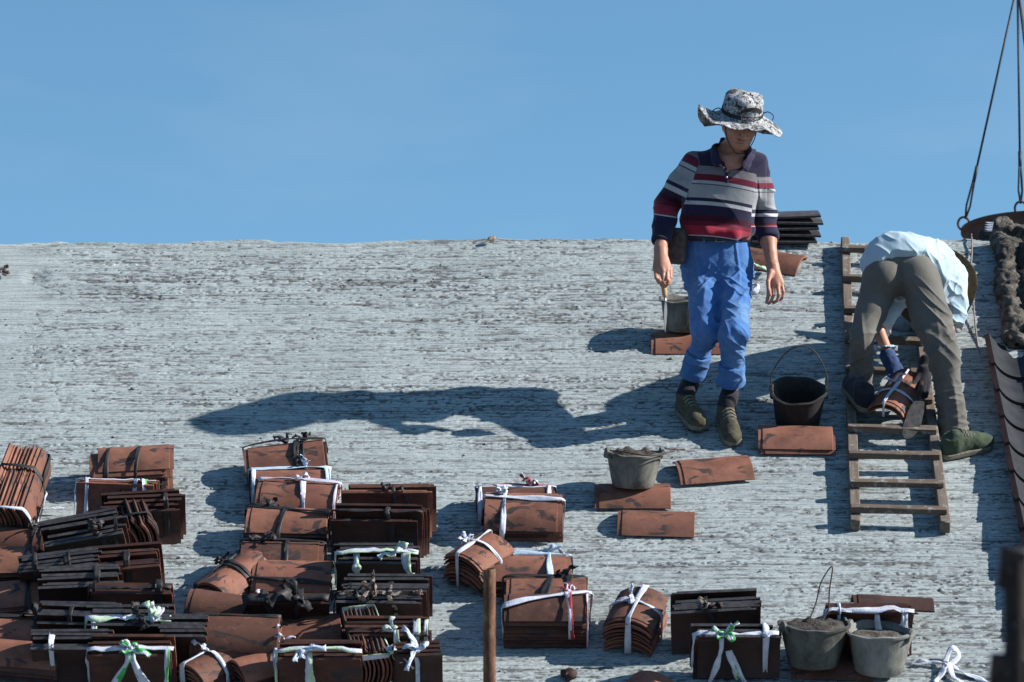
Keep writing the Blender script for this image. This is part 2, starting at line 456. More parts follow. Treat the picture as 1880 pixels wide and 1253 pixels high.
def cloth_mat(name, c0, c1, rough=0.75, trans=0.25):
    m = Mat(name, c0, rough, 0.3); v = m.coords('Object', (1, 1, 1), 3.0)
    m.color(m.ramp(m.noise(v, 40, 5, 0.6), [(0.3, c0), (0.7, c1)]))
    m.bump(m.noise(v, 130, 4, 0.65), 0.5, 0.004)
    return m.m
M_WHITE = cloth_mat('white_ribbon_cloth', (0.44, 0.46, 0.54), (0.60, 0.62, 0.68))
M_BLUEW = cloth_mat('pale_blue_ribbon_cloth', (0.30, 0.43, 0.60), (0.50, 0.59, 0.68))
M_LIME = cloth_mat('lime_ribbon_cloth', (0.38, 0.54, 0.34), (0.52, 0.63, 0.46))
M_GREEN = cloth_mat('green_ribbon_cloth', (0.04, 0.30, 0.06), (0.08, 0.44, 0.12))
M_RED = cloth_mat('red_ribbon_cloth', (0.28, 0.02, 0.03), (0.38, 0.05, 0.06))
M_LILAC = cloth_mat('lilac_ribbon_cloth', (0.44, 0.41, 0.53), (0.56, 0.53, 0.62))
M_RUBBER = simple('black_rubber', (0.014, 0.012, 0.013), (0.028, 0.025, 0.026), 30, 0.6, 0.35, bump=0.4)
M_RAG = simple('torn_brown_cloth', (0.025, 0.018, 0.016), (0.26, 0.22, 0.19), 30, 0.95, 0.1, bump=0.8, bd=0.006, lo=0.48, hi=0.56)
CM = dict(white=[M_WHITE, M_WHITE], bluew=[M_BLUEW, M_WHITE], lime=[M_LIME, M_WHITE], green=[M_GREEN, M_WHITE], red=[M_RED, M_WHITE],
          lilac=[M_LILAC, M_WHITE], black=[M_RUBBER, M_RUBBER], rag=[M_RAG, M_RAG], blue=[M_BLUEW, M_BLUEW])

# ------------------------------------------------------------------ one curved tile
T_L, T_T = 0.352, 0.0115
class Shape:
    def __init__(s, W, sag, p): s.W = W; s.sag = sag; s.p = p; s.ri = W * W / 8 / sag + sag / 2; s.fm = math.asin(W / 2 / s.ri)
SHP = {'plate': Shape(0.205, 0.040, 0.0185), 'barrel': Shape(0.172, 0.050, 0.0215)}
T_W, T_P = 0.205, 0.0185
def tile_mesh(name, mats, L=T_L, W=T_W, sag=0.040, t=T_T, na=8):
    ri = W * W / 8 / sag + sag / 2; fm = math.asin(W / 2 / ri); ro = ri + t
    xs = [(-L / 2, ro - 0.0045), (-L / 2 + 0.020, ro - 0.0045), (-L / 2 + 0.021, ro), (L / 2 - 0.002, ro), (L / 2, ro - 0.002)]
    mb = MB(); ang = [-fm + 2 * fm * k / na for k in range(na + 1)]; z0 = ri * math.cos(fm)
    nv = na + 1; vs = []
    for x, r in xs: vs += [(x, r * math.sin(a), r * math.cos(a) - z0) for a in ang]
    b = len(vs)
    for x in (-L / 2, L / 2): vs += [(x, ri * math.sin(a), ri * math.cos(a) - z0) for a in ang]
    mb.add(vs, [])
    S = len(xs)
    for i in range(S - 1):
        for k in range(na): mb.f.append((i * nv + k, (i + 1) * nv + k, (i + 1) * nv + k + 1, i * nv + k + 1)); mb.m.append(0)
    for k in range(na): mb.f.append((b + k, b + k + 1, b + nv + k + 1, b + nv + k)); mb.m.append(1)
    for i in range(S - 1):
        pass
    mb.f.append(tuple([i * nv for i in range(S)][::-1]) + (b, b + nv)); mb.m.append(2)
    mb.f.append(tuple([i * nv + na for i in range(S)]) + (b + nv + na, b + na)); mb.m.append(2)
    for k in range(na):
        mb.f.append((k, k + 1, b + k + 1, b + k)); mb.m.append(3)
        q = (S - 1) * nv; mb.f.append((q + k + 1, q + k, b + nv + k, b + nv + k + 1)); mb.m.append(3)
    me = mb.mesh(name); 
    for m in mats: me.materials.append(m)
    bm = bmesh.new(); bm.from_mesh(me); bmesh.ops.recalc_face_normals(bm, faces=bm.faces); bm.to_mesh(me); bm.free()
    me.shade_smooth(); me.set_sharp_from_angle(angle=R(38))
    return me
TONES = {'clay': [M_CLAY, M_GLAZE, M_CLAYE, M_CLAYE], 'mid': [M_CLAYM, M_CLAYM, M_CLAYM, M_CLAYI], 'dark': [M_CLAYD, M_CLAYD, M_SLATE, M_CLAYI], 'inner': [M_CLAYM, M_CLAYI, M_CLAYE, M_CLAYE]}  # mid and dark: shade in the faces' colour, sunlight in the orange ends
TM = {(t, sh): tile_mesh(t + '_' + sh + '_tile', m, W=SHP[sh].W, sag=SHP[sh].sag) for t, m in TONES.items() for sh in SHP}

def z_top(y, n, off=0.004, S=SHP['plate']):
    r = S.ri + T_T; y = max(-S.W / 2, min(S.W / 2, y))
    return math.sqrt(max(r * r - y * y, 0)) - S.ri * math.cos(S.fm) + (n - 1) * S.p + off

# ------------------------------------------------------------------ ribbons
def ribbon(mb, pts, nrm, w, rnd, mi=(0, 0), th=0.0016, ruffle=0.35, taper=0.0, twist=0.35):
    N = len(pts); cols = (-0.5, -0.18, 0.16, 0.5); base = len(mb.v)
    ph = [rnd.uniform(0, 6.3) for _ in range(6)]; vs = []; sp = rnd.uniform(0.5, 1.0)
    for i in range(N):
        p = Vector(pts[i]); t = (Vector(pts[min(i + 1, N - 1)]) - Vector(pts[max(i - 1, 0)]))
        if t.length < 1e-9: t = Vector((1, 0, 0))
        t.normalize(); n = Vector(nrm[i]); n = (n - t * n.dot(t))
        if n.length < 1e-6: n = t.orthogonal()
        n.normalize(); s = t.cross(n)
        tw = twist * math.sin(i * sp + ph[4]) * math.sin(i * 0.37 + ph[5])
        n, s = n * math.cos(tw) + s * math.sin(tw), s * math.cos(tw) - n * math.sin(tw)
        ww = w * (1 + ruffle * (math.sin(i * sp * 0.8 + ph[0]) * 0.7 - 0.15) + rnd.uniform(-ruffle, ruffle) * 0.25) * (1 - taper * i / max(N - 1, 1))
        lift = abs(math.sin(tw)) * ww * 0.4
        for layer in (0, 1):
            for c, cc in enumerate(cols):
                hgt = 0.16 * w * math.sin(i * 0.7 + ph[c]) + rnd.uniform(-0.06, 0.06) * w + lift + 0.05 * w
                vs.append(p + s * cc * ww + n * (hgt + (th if layer == 0 else -th * 0.3)))
    fs = []; ms = []
    for i in range(N - 1):
        a, b = i * 8, (i + 1) * 8
        for c in range(3):
            k = mi[0] if c < 1 + (i // 3) % 2 else mi[1]
            fs.append((a + c, a + c + 1, b + c + 1, b + c)); ms.append(k)
            fs.append((a + 4 + c + 1, a + 4 + c, b + 4 + c, b + 4 + c + 1)); ms.append(k)
        fs.append((a, b, b + 4, a + 4)); ms.append(mi[0]); fs.append((a + 3, a + 7, b + 7, b + 3)); ms.append(mi[1])
    fs += [(0, 4, 5, 6, 7, 3, 2, 1), ((N - 1) * 8, (N - 1) * 8 + 1, (N - 1) * 8 + 2, (N - 1) * 8 + 3, (N - 1) * 8 + 7, (N - 1) * 8 + 6, (N - 1) * 8 + 5, (N - 1) * 8 + 4)]
    ms += [mi[0], mi[0]]
    mb.v += [tuple(v) for v in vs]; mb.f += [tuple(i + base for i in f) for f in fs]; mb.m += ms

def knot(mb, p, r, rnd, mi=0):
    prof = [(0.05, -1), (0.6, -0.8), (1, -0.1), (0.9, 0.45), (0.5, 0.9), (0.05, 1)]
    ph = rnd.uniform(0, 6)
    mb.lathe([(a * r, b * r * 0.8) for a, b in prof], 9, mi, True, True, Matrix.Translation(p) @ Euler((rnd.uniform(-.8, .8), rnd.uniform(-.8, .8), 0)).to_matrix().to_4x4(),
             lambda rr, zz, a: (rr * (1 + 0.28 * math.sin(3 * a + ph) + 0.1 * math.sin(7 * a)), zz * (1 + 0.2 * math.sin(2 * a + ph))))

def bow(mb, p, n, a, w, rnd, size=0.055, loops=2, mi=(0, 1)):
    """loops and loose ends standing out of a knot; n outwards, a along the tie"""
    p = Vector(p); n = Vector(n).normalized(); a = Vector(a).normalized(); b = n.cross(a)
    w = w * 0.85; knot(mb, p + n * 0.006, w * 0.55, rnd, mi[1])
    for k in range(max(1, loops - 1)):
        sg = 1 if rnd.random() < 0.5 else -1
        d = (a * sg * rnd.uniform(0.3, 1) + b * rnd.uniform(-0.9, 0.9)).normalized(); l = size * rnd.uniform(0.5, 1.0); up = rnd.uniform(0.2, 0.8); e = d.cross(n) * rnd.uniform(-0.5, 0.5)
        pts = catmull([p, p + d * l * 0.5 + n * l * up + e * l * 0.6, p + d * l + n * l * up * 0.8, p + d * l * 0.9 + n * l * 0.2 - e * l * 0.5, p + d * l * 0.3 + n * 0.006], 4)
        ribbon(mb, pts, [n + d * 0.4 + b * rnd.uniform(-.6, .6)] * len(pts), w * 0.75, rnd, mi, ruffle=0.4, twist=0.8)
    for k in range(3):
        d = (a * rnd.uniform(-1, 1) + b * rnd.uniform(-1, 1) + n * rnd.uniform(0.0, 0.8)).normalized(); l = size * rnd.uniform(0.6, 1.6)
        pts = catmull([p, p + d * l * 0.5 + n * l * rnd.uniform(0.05, 0.35), p + d * l + n * 0.004 + b * rnd.uniform(-.3, .3) * l], 5)
        ribbon(mb, pts, [n + b * rnd.uniform(-.8, .8)] * len(pts), w * 0.8, rnd, (mi[k % 2], mi[(k + 1) % 2]), taper=-0.3, ruffle=0.4, twist=0.9)

def build_ties(root, Rk, n, L, specs, rnd, shape='plate', kind='flat'):
    """ties wound round one bundle (axis x, chord y, stack z); each colour of tie is one part"""
    S = SHP[shape]; W = S.W; H = (n - 1) * S.p
    zt = lambda y, k=n: z_top(y, k, 0.004, S)
    ins = kind == 'stand_in'; sg = -1 if ins else 1
    fz = (lambda y: -0.007) if ins else zt           # the face turned to the viewer
    for sp in specs:
        col = sp.get('c', 'black'); mb = MB(); w = sp.get('w', 0.024); k = sp['k']
        name = 'strap' if col == 'black' else ('rag' if col == 'rag' else 'ribbon')
        mi = (0, 1)
        if k == 'x':           # round the cross-section
            x0 = sp.get('p', 0) * L * sg; sl = sp.get('s', 0.0) * L * (-sg if kind != 'flat' else 1)
            E_ = W / 2 + T_T * math.sin(S.fm) + (0.022 if ins else 0.006)
            ring = [(-E_, 0.004), (-E_ - 0.001, H * 0.5), (-E_, H + 0.006)]
            ring += [(y, zt(y)) for y in np.linspace(-W / 2, W / 2, 9)] + [(E_, H + 0.006), (E_ + 0.001, H * 0.5), (E_, 0.004)]
            pts = [Vector((x0 + sl * (i / (len(ring) - 1) - 0.5) * 2, y, z)) for i, (y, z) in enumerate(ring)]
            nn = [Vector((0, y, z - H * 0.6 if z > 0.01 else -0.2)) if 2 < i < 12 else Vector((0, y, 0)) for i, (y, z) in enumerate(ring)]
            under = [(W / 2 * 0.6, zt(W * 0.3, 1) - T_T - 0.014), (0, zt(0, 1) - T_T - 0.016), (-W / 2 * 0.6, zt(W * 0.3, 1) - T_T - 0.014)]
            for y, z in under: pts.append(Vector((x0, y, z))); nn.append(Vector((0, 0, -1)))
            ribbon(mb, pts, nn, w, rnd, mi)
        elif k == 'l':         # lengthwise, over the ends
            y0 = sp.get('p', 0) * W; y1 = y0 + sp.get('s', 0) * W
            pts = []; nn = []
            if kind in ('stand', 'stand_in') and sp.get('p', 0) > 0.35:
                zz = H * 0.25 if ins else H * 0.85
                for f in np.linspace(0, 1, 14): pts.append(Vector((L * (f - 0.5) * 1.03, W / 2 + 0.026 + sp.get('h', 0) * math.sin(f * math.pi) + rnd.uniform(-.003, .003), zz + rnd.uniform(-.006, .006)))); nn.append(Vector((0, 1, 0.3 * sg)))
                for f in np.linspace(0.2, 1, 4): pts.append(Vector((L / 2 + 0.008, W / 2 - W * f * 0.7, zz))); nn.append(Vector((1, 0, 0)))
                ribbon(mb, pts, nn, w, rnd, mi); me = mb.mesh(name); o = obj(name, me, CM[col], root); o.matrix_local = Rk; continue
            for f in np.linspace(0, 1, 4): pts.append(Vector((-L / 2 - 0.006, y0, 0.01 + (zt(y0) - 0.012) * f))); nn.append(Vector((-1, 0, 0.01)))
            for f in np.linspace(0.02, 0.98, 9):
                y = y0 + (y1 - y0) * f; pts.append(Vector((-L / 2 + L * f, y, zt(y) + 0.002 + sp.get('h', 0) * math.sin(f * math.pi)))); nn.append(Vector((0, y * 2, 1)))
            for f in np.linspace(1, 0, 4): pts.append(Vector((L / 2 + 0.006, y1, 0.01 + (zt(y1) - 0.012) * f))); nn.append(Vector((1, 0, 0.01)))
            ribbon(mb, pts, nn, w, rnd, mi)
        elif k == 'b':         # knot and bow
            x, y = sp.get('p', (0, 0)); x *= L * sg; y *= W
            ny = y / (S.ri)
            if kind in ('stand', 'stand_in') and y > 0.35 * W: bow(mb, (x, W / 2 + 0.024, H * 0.15 if ins else H * 0.9), (0, 1, -0.35 if ins else 0.35), (1, 0, 0), w, rnd, sp.get('size', 0.055), sp.get('loops', 2), mi)
            else: bow(mb, (x, y, zt(y)), (0, ny, 1), (1, 0, 0), w, rnd, sp.get('size', 0.055), sp.get('loops', 2), mi)
        elif k == 't':         # a tail falling over the front of the curve
            x0, y0, x1, y1 = sp['p']; x0 *= L * sg; x1 *= L * sg; y0 *= W; y1 *= W
            pts = []; nn = []
            if kind in ('stand', 'stand_in') and y0 > 0.35 * W:
                pts.append(Vector((x0, W / 2 + 0.026, H * 0.2 if ins else H * 0.85))); nn.append(Vector((0, 1, 0)))
            for f in np.linspace(0.04, 1, 12):
                y = y0 + (y1 - y0) * f
                if ins: pts.append(Vector((x0 + (x1 - x0) * f ** 1.15, y, -0.008 - 0.012 * math.sin(f * math.pi)))); nn.append(Vector((0, 0, -1)))
                else:
                    zz = zt(max(y, -W / 2)) if y > -W / 2 else H - (-W / 2 - y)
                    pts.append(Vector((x0 + (x1 - x0) * f ** 1.15, max(y, -W / 2 - 0.014), zz + 0.004 + 0.010 * math.sin(f * math.pi)))); nn.append(Vector((0, y * 3, 1)) if y > -W / 2 else Vector((0, -1, 0.1)))
            ribbon(mb, pts, nn, w, rnd, mi)
        me = mb.mesh(name); o = obj(name, me, CM[col], root); o.matrix_local = Rk

def kind_matrix(kind, W):
    return {'flat': Matrix.Identity(4),
        'stand': Matrix(((1, 0, 0, 0), (0, 0, -1, 0), (0, 1, 0, W / 2), (0, 0, 0, 1))),
        'stand_in': Matrix(((-1, 0, 0, 0), (0, 0, 1, 0), (0, 1, 0, W / 2), (0, 0, 0, 1))),
        'books': Matrix(((0, 0, 1, 0), (1, 0, 0, 0), (0, 1, 0, W / 2), (0, 0, 0, 1)))}[kind].copy()
_seed = [100]
def bundle(cx, yb, label, kind='flat', rz=0, n=7, roll=0, pitch=0, tone='clay', ties=(), L=T_L, jit=0.008, lift=0.0, sx=0.0, yaw_tiles=0.0, shape='plate', under='mid', group='tied bundles of roof tiles'):
    """cx, yb: where the front foot of the bundle stands in the photo; rz etc. in degrees, in the roof's plane"""
    _seed[0] += 1; rnd = random.Random(_seed[0]); S = SHP[shape]
    Ht = (n - 1) * S.p + S.sag + T_T
    dx, dy, dz = {'flat': (L, S.W, Ht), 'stand': (L, Ht, S.W), 'stand_in': (L, Ht, S.W), 'books': (Ht, L, S.W)}[kind]
    c, s = abs(math.cos(R(rz))), abs(math.sin(R(rz)))
    u, v = roof_uv(cx, yb); v += (dy * c + dx * s) / 2
    lift += abs(math.sin(R(roll))) * dx / 2 * 0.8 + abs(math.sin(R(pitch))) * dy / 2 * 0.8 + 0.003
    M = MR @ Matrix.Translation((u, v, lift)) @ Matrix.Rotation(R(rz), 4, 'Z') @ Matrix.Rotation(R(roll), 4, 'Y') @ Matrix.Rotation(R(pitch), 4, 'X')
    root = empty('tile_bundle', M, label, 'tile bundle', group)
    Rk = kind_matrix(kind, S.W)
    if kind == 'stand': Rk = Matrix.Translation((0, Ht / 2, 0)) @ Rk
    if kind == 'stand_in': Rk = Matrix.Translation((0, -Ht / 2, 0)) @ Rk
    if kind == 'books': Rk = Matrix.Translation((-Ht / 2, 0, 0)) @ Rk
    for k in range(n):
        tn = tone
        if kind == 'flat' and tone == 'clay' and k < n - 1 and under and rnd.random() < 0.75: tn = under  # darker lower tiles put the shade between the ribs into colour
        o = bpy.data.objects.new('tile', TM[(tn, shape)]); link(o, root)
        sy = (k * 0.006 + rnd.uniform(-0.010, 0.010)) if kind == 'stand_in' else 0.0
        flip = Matrix.Rotation(math.pi, 4, 'Z') if rnd.random() < 0.3 else Matrix.Identity(4)
        o.matrix_local = Rk @ Matrix.Translation((rnd.uniform(-jit, jit) + sx * k, rnd.uniform(-jit, jit) * 0.7 + sy, k * S.p)) @ Matrix.Rotation(R(rnd.uniform(-1, 1) * (0.9 + yaw_tiles)), 4, 'Z') @ flip @ Matrix.Scale(L / T_L, 4, (1, 0, 0))
    build_ties(root, Rk, n, L, ties, rnd, shape, kind)
    return root

def X(c='black', p=0.0, s=0.0, w=0.026): return dict(k='x', c=c, p=p, s=s, w=w)
def Lg(c='black', p=0.0, s=0.0, w=0.026, h=0.0): return dict(k='l', c=c, p=p, s=s, w=w, h=h)
def B(c='white', x=0.0, y=0.0, w=0.026, size=0.055, loops=2): return dict(k='b', c=c, p=(x, y), w=w, size=size, loops=loops)
def T(c, x0, y0, x1, y1, w=0.026): return dict(k='t', c=c, p=(x0, y0, x1, y1), w=w)

# ---- far-left pile
bundle(34, 966, 'bundle of upright tiles standing like books at left edge, black strap across', 'books', -5, 9, roll=4, ties=(X('black', -0.1), Lg('black', 0.2, 0.1, 0.022)), jit=0.012)
bundle(28, 1012, 'bundle of upright tiles like books at left edge, pale ribbon knotted on its right', 'books', -4, 8, roll=3, ties=(Lg('bluew', 0.0, -0.05, 0.024), X('bluew', -0.52, 0, 0.016), B('bluew', -0.5, -0.1, 0.04)), jit=0.012)
bundle(24, 1038, 'bundle with broad orange barrel face and black cord knotted at its right end, left edge', 'flat', -6, 4, shape='barrel', ties=(X('black', 0.28, 0.03, 0.02), X('black', 0.36, -0.04, 0.016), Lg('black', 0.1, 0.1, 0.012), B('black', 0.3, 0.1, 0.02)))
bundle(-8, 1090, 'stack of tiles cut off by left edge, ribbed side and bluish cord at its end', 'flat', 3, 6, ties=(X('black', 0.4),))
bundle(34, 1150, 'bundle with five thin ribbed orange tiles showing, under black rag knot, left edge', 'flat', 5, 5, roll=-3, under=None, ties=(X('black', 0.12),))
bundle(52, 1222, 'large orange bundle with dark brush strokes and wide black strap, lower left', 'flat', -3, 5, pitch=14, ties=(X('black', 0.1, 0.03, 0.030), Lg('black', 0.36, -0.1, 0.020), B('black', 0.08, 0.4, 0.035)), L=0.37)
bundle(30, 1268, 'orange barrel bundle with leafy dark strokes and open ribbed end, bottom left corner', 'flat', -9, 4, shape='barrel', ties=(), L=0.37, lift=0.03)
bundle(150, 1152, 'unlit dark bundle deep in the left pile, right of the ribbed orange tiles', 'stand_in', 4, 6, tone='dark', ties=(X('black', 0.2),), jit=0.014)  # dark tone gives the unlit bundles their shade as colour
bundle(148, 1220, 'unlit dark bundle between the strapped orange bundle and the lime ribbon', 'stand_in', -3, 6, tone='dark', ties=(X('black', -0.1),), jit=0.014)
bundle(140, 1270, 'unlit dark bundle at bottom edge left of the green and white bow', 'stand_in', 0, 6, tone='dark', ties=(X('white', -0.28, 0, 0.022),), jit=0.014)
# ---- second column
bundle(238, 912, 'topmost bundle of left pile, orange top tile over dark ribs, ends sticking out right', 'flat', 4, 7, roll=-2, under='dark', ties=(X('black', -0.28, 0.05, 0.022), X('black', 0.12, 0.06, 0.02)), jit=0.022, sx=0.002)
bundle(210, 1008, 'bundle with hollow orange face and white ribbons hung over it, left pile', 'stand_in', -3, 5, pitch=-38, tone='inner', ties=(X('white', -0.38, 0.0, 0.022), X('white', 0.24, -0.03, 0.024), X('green', 0.38, 0.02, 0.022), Lg('white', 0.5, 0.0, 0.014)), lift=0.015, jit=0.014)
bundle(262, 1009, 'brown bundle with split orange ends peeping out right of the white ribbons', 'stand_in', 6, 5, tone='mid', ties=(X('black', 0.3),), jit=0.02)
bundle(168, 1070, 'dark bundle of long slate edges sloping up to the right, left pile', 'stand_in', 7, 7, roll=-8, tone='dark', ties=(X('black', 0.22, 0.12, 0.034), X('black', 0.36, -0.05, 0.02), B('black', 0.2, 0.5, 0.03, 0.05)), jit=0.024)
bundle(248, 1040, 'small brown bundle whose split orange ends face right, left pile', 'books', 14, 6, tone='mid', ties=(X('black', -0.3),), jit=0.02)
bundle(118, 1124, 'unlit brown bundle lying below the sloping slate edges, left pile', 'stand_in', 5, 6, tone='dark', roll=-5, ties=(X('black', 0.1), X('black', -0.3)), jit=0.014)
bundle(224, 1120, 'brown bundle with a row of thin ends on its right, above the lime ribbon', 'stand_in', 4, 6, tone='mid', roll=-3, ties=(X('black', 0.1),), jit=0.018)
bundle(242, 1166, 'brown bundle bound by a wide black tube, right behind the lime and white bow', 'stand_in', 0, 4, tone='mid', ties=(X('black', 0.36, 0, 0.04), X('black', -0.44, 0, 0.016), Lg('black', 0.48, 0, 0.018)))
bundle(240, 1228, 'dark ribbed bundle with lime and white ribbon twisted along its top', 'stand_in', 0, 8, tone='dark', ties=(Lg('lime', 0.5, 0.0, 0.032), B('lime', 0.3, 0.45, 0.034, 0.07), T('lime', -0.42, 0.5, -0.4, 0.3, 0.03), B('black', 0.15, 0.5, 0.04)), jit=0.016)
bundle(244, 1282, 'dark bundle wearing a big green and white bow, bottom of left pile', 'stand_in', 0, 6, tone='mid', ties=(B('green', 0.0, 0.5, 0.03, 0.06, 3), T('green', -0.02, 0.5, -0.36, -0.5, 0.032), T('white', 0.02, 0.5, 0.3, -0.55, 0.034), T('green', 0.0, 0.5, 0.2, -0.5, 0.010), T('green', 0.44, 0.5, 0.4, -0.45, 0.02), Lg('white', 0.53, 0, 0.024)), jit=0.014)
bundle(338, 1244, 'unlit dark bundle squeezed between green bow and big brown face', 'stand_in', 0, 7, tone='dark', L=0.2, ties=(), jit=0.01)
# ---- third column
bundle(525, 893, 'highest bundle of middle pile, black cord looped up over its orange top', 'flat', 5, 4, roll=-5, ties=(X('black', 0.14, 0.04, 0.028), X('black', 0.22, 0.02, 0.02), Lg('black', 0.42, -0.1, 0.016, 0.016), B('black', 0.02, 0.5, 0.03, 0.05), B('black', 0.25, 0.5, 0.03, 0.04)), pitch=8, L=0.375)
bundle(530, 930, 'bundle tied with a sky blue ribbon knot, second from top of middle pile', 'flat', 2, 4, ties=(Lg('blue', 0.3, 0.1, 0.024), B('blue', 0.2, 0.45, 0.032, 0.06), X('blue', 0.48, -0.04, 0.016), X('bluew', -0.46, 0, 0.02)), L=0.36)
bundle(547, 960, 'plain orange bundle with lilac white ribbon crossed over it, middle pile', 'flat', -5, 4, ties=(X('lilac', 0.06, -0.06, 0.026), Lg('lilac', 0.4, -0.1, 0.024, 0.01), B('lilac', 0.03, 0.45, 0.028, 0.05), X('lilac', 0.47, 0, 0.012)), pitch=8, L=0.37)
bundle(526, 1016, 'orange bundle with flat black straps crossing, right under the lilac ribbon', 'flat', -2, 6, under='dark', ties=(X('black', -0.04, 0.08, 0.026), Lg('black', 0.4, -0.45, 0.024), B('black', -0.2, 0.48, 0.03)), L=0.37)
bundle(518, 1078, 'orange bundle with a black tube hanging round its right end, middle pile', 'flat', -1, 6, ties=(Lg('black', 0.25, -0.1, 0.018, 0.012), X('black', 0.05, 0, 0.022), B('black', -0.25, 0.3, 0.034, 0.06)), L=0.37)
bundle(424, 1136, 'turned barrel bundle facing down left, black cord round its middle', 'flat', 58, 4, shape='barrel', lift=0.02, ties=(X('black', 0.08, 0.05, 0.020), X('black', 0.0, 0.02, 0.014), Lg('black', 0.4, 0.0, 0.018), B('black', 0.1, 0.45, 0.035, 0.035)))
bundle(534, 1112, 'pale orange bundle with scuffed right end, squeezed beside the turned barrel', 'flat', -2, 5, pitch=8, ties=(Lg('black', -0.3, -0.1, 0.02),))
bundle(528, 1189, 'shaded bundle wrapped in loose black rags, below the scuffed orange one', 'stand_in', 2, 5, tone='mid', ties=(X('black', -0.2, 0.1, 0.04), X('black', 0.1, -0.08, 0.03), Lg('black', 0.45, 0, 0.04), B('black', 0.1, 0.45, 0.045, 0.08, 3)), jit=0.014)
bundle(420, 1180, 'long orange bundle with dark leaf strokes and crumbling right end', 'flat', -8, 3, roll=5, lift=0.045, shape='barrel', ties=(), L=0.38)
bundle(512, 1186, 'short bundle end with a white and red bow at its left, middle pile', 'flat', -2, 4, shape='barrel', ties=(X('red', -0.3, 0.03, 0.02), B('red', -0.3, 0.2, 0.028, 0.06)))
bundle(430, 1240, 'bundle showing one big smooth brown face with a round black blot', 'flat', -3, 6, pitch=34, lift=0.02, ties=(Lg('black', 0.5, 0.0, 0.014),), L=0.38)
bundle(556, 1216, 'low stack of long orange ribs lying left of the rag-tied bundle', 'flat', 5, 4, roll=-3, lift=0.02, ties=(), jit=0.014)
bundle(398, 1284, 'rounded bundle end with looped white ribbon, bottom of middle pile', 'flat', 48, 4, shape='barrel', ties=(X('white', -0.1, 0.05, 0.022), Lg('white', 0.2, 0.05, 0.02), B('white', -0.1, 0.2, 0.028, 0.05)))
bundle(500, 1280, 'bundle at bottom edge with upright white bow, next to the looped ribbon', 'flat', 30, 4, shape='barrel', ties=(X('white', 0.05, 0.02, 0.022), B('lilac', 0.05, 0.2, 0.028, 0.06), T('white', 0.05, 0.1, -0.1, -0.5, 0.022)))
# ---- fourth column
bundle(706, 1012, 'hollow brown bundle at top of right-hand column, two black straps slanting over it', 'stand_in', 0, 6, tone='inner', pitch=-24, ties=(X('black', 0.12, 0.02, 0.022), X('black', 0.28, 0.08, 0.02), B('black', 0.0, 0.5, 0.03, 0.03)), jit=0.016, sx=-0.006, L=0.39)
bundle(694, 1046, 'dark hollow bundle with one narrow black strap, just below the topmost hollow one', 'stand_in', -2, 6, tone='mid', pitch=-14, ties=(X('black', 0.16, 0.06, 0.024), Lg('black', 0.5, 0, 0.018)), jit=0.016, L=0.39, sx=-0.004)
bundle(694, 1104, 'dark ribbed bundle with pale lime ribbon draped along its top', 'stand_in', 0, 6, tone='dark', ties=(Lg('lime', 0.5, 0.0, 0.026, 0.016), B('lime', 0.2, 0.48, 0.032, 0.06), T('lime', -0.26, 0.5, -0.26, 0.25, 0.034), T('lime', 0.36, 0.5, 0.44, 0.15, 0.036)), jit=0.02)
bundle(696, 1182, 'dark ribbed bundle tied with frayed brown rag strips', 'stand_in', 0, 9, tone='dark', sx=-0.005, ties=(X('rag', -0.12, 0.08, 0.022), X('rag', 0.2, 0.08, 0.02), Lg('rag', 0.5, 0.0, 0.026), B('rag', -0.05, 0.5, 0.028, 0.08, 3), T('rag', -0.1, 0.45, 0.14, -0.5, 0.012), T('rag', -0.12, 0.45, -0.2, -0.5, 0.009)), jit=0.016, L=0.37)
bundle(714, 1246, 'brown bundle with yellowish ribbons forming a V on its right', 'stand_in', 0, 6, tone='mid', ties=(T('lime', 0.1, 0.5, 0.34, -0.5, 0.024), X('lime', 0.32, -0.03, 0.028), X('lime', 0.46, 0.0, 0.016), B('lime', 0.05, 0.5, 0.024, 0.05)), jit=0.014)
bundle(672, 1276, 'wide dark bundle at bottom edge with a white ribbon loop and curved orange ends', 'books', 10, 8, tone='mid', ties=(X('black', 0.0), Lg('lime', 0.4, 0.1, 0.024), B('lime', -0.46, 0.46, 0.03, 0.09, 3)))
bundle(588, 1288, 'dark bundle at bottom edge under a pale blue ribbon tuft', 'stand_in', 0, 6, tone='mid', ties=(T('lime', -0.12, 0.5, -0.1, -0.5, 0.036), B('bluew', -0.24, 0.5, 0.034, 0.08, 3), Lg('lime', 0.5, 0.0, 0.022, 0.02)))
bundle(766, 1284, 'bundle at bottom edge right of the V ribbons, crumpled bluish white ribbon on top', 'stand_in', 4, 5, tone='mid', L=0.2, ties=(X('bluew', 0.0, 0.1, 0.022), B('bluew', 0.0, 0.5, 0.032, 0.07, 3)))
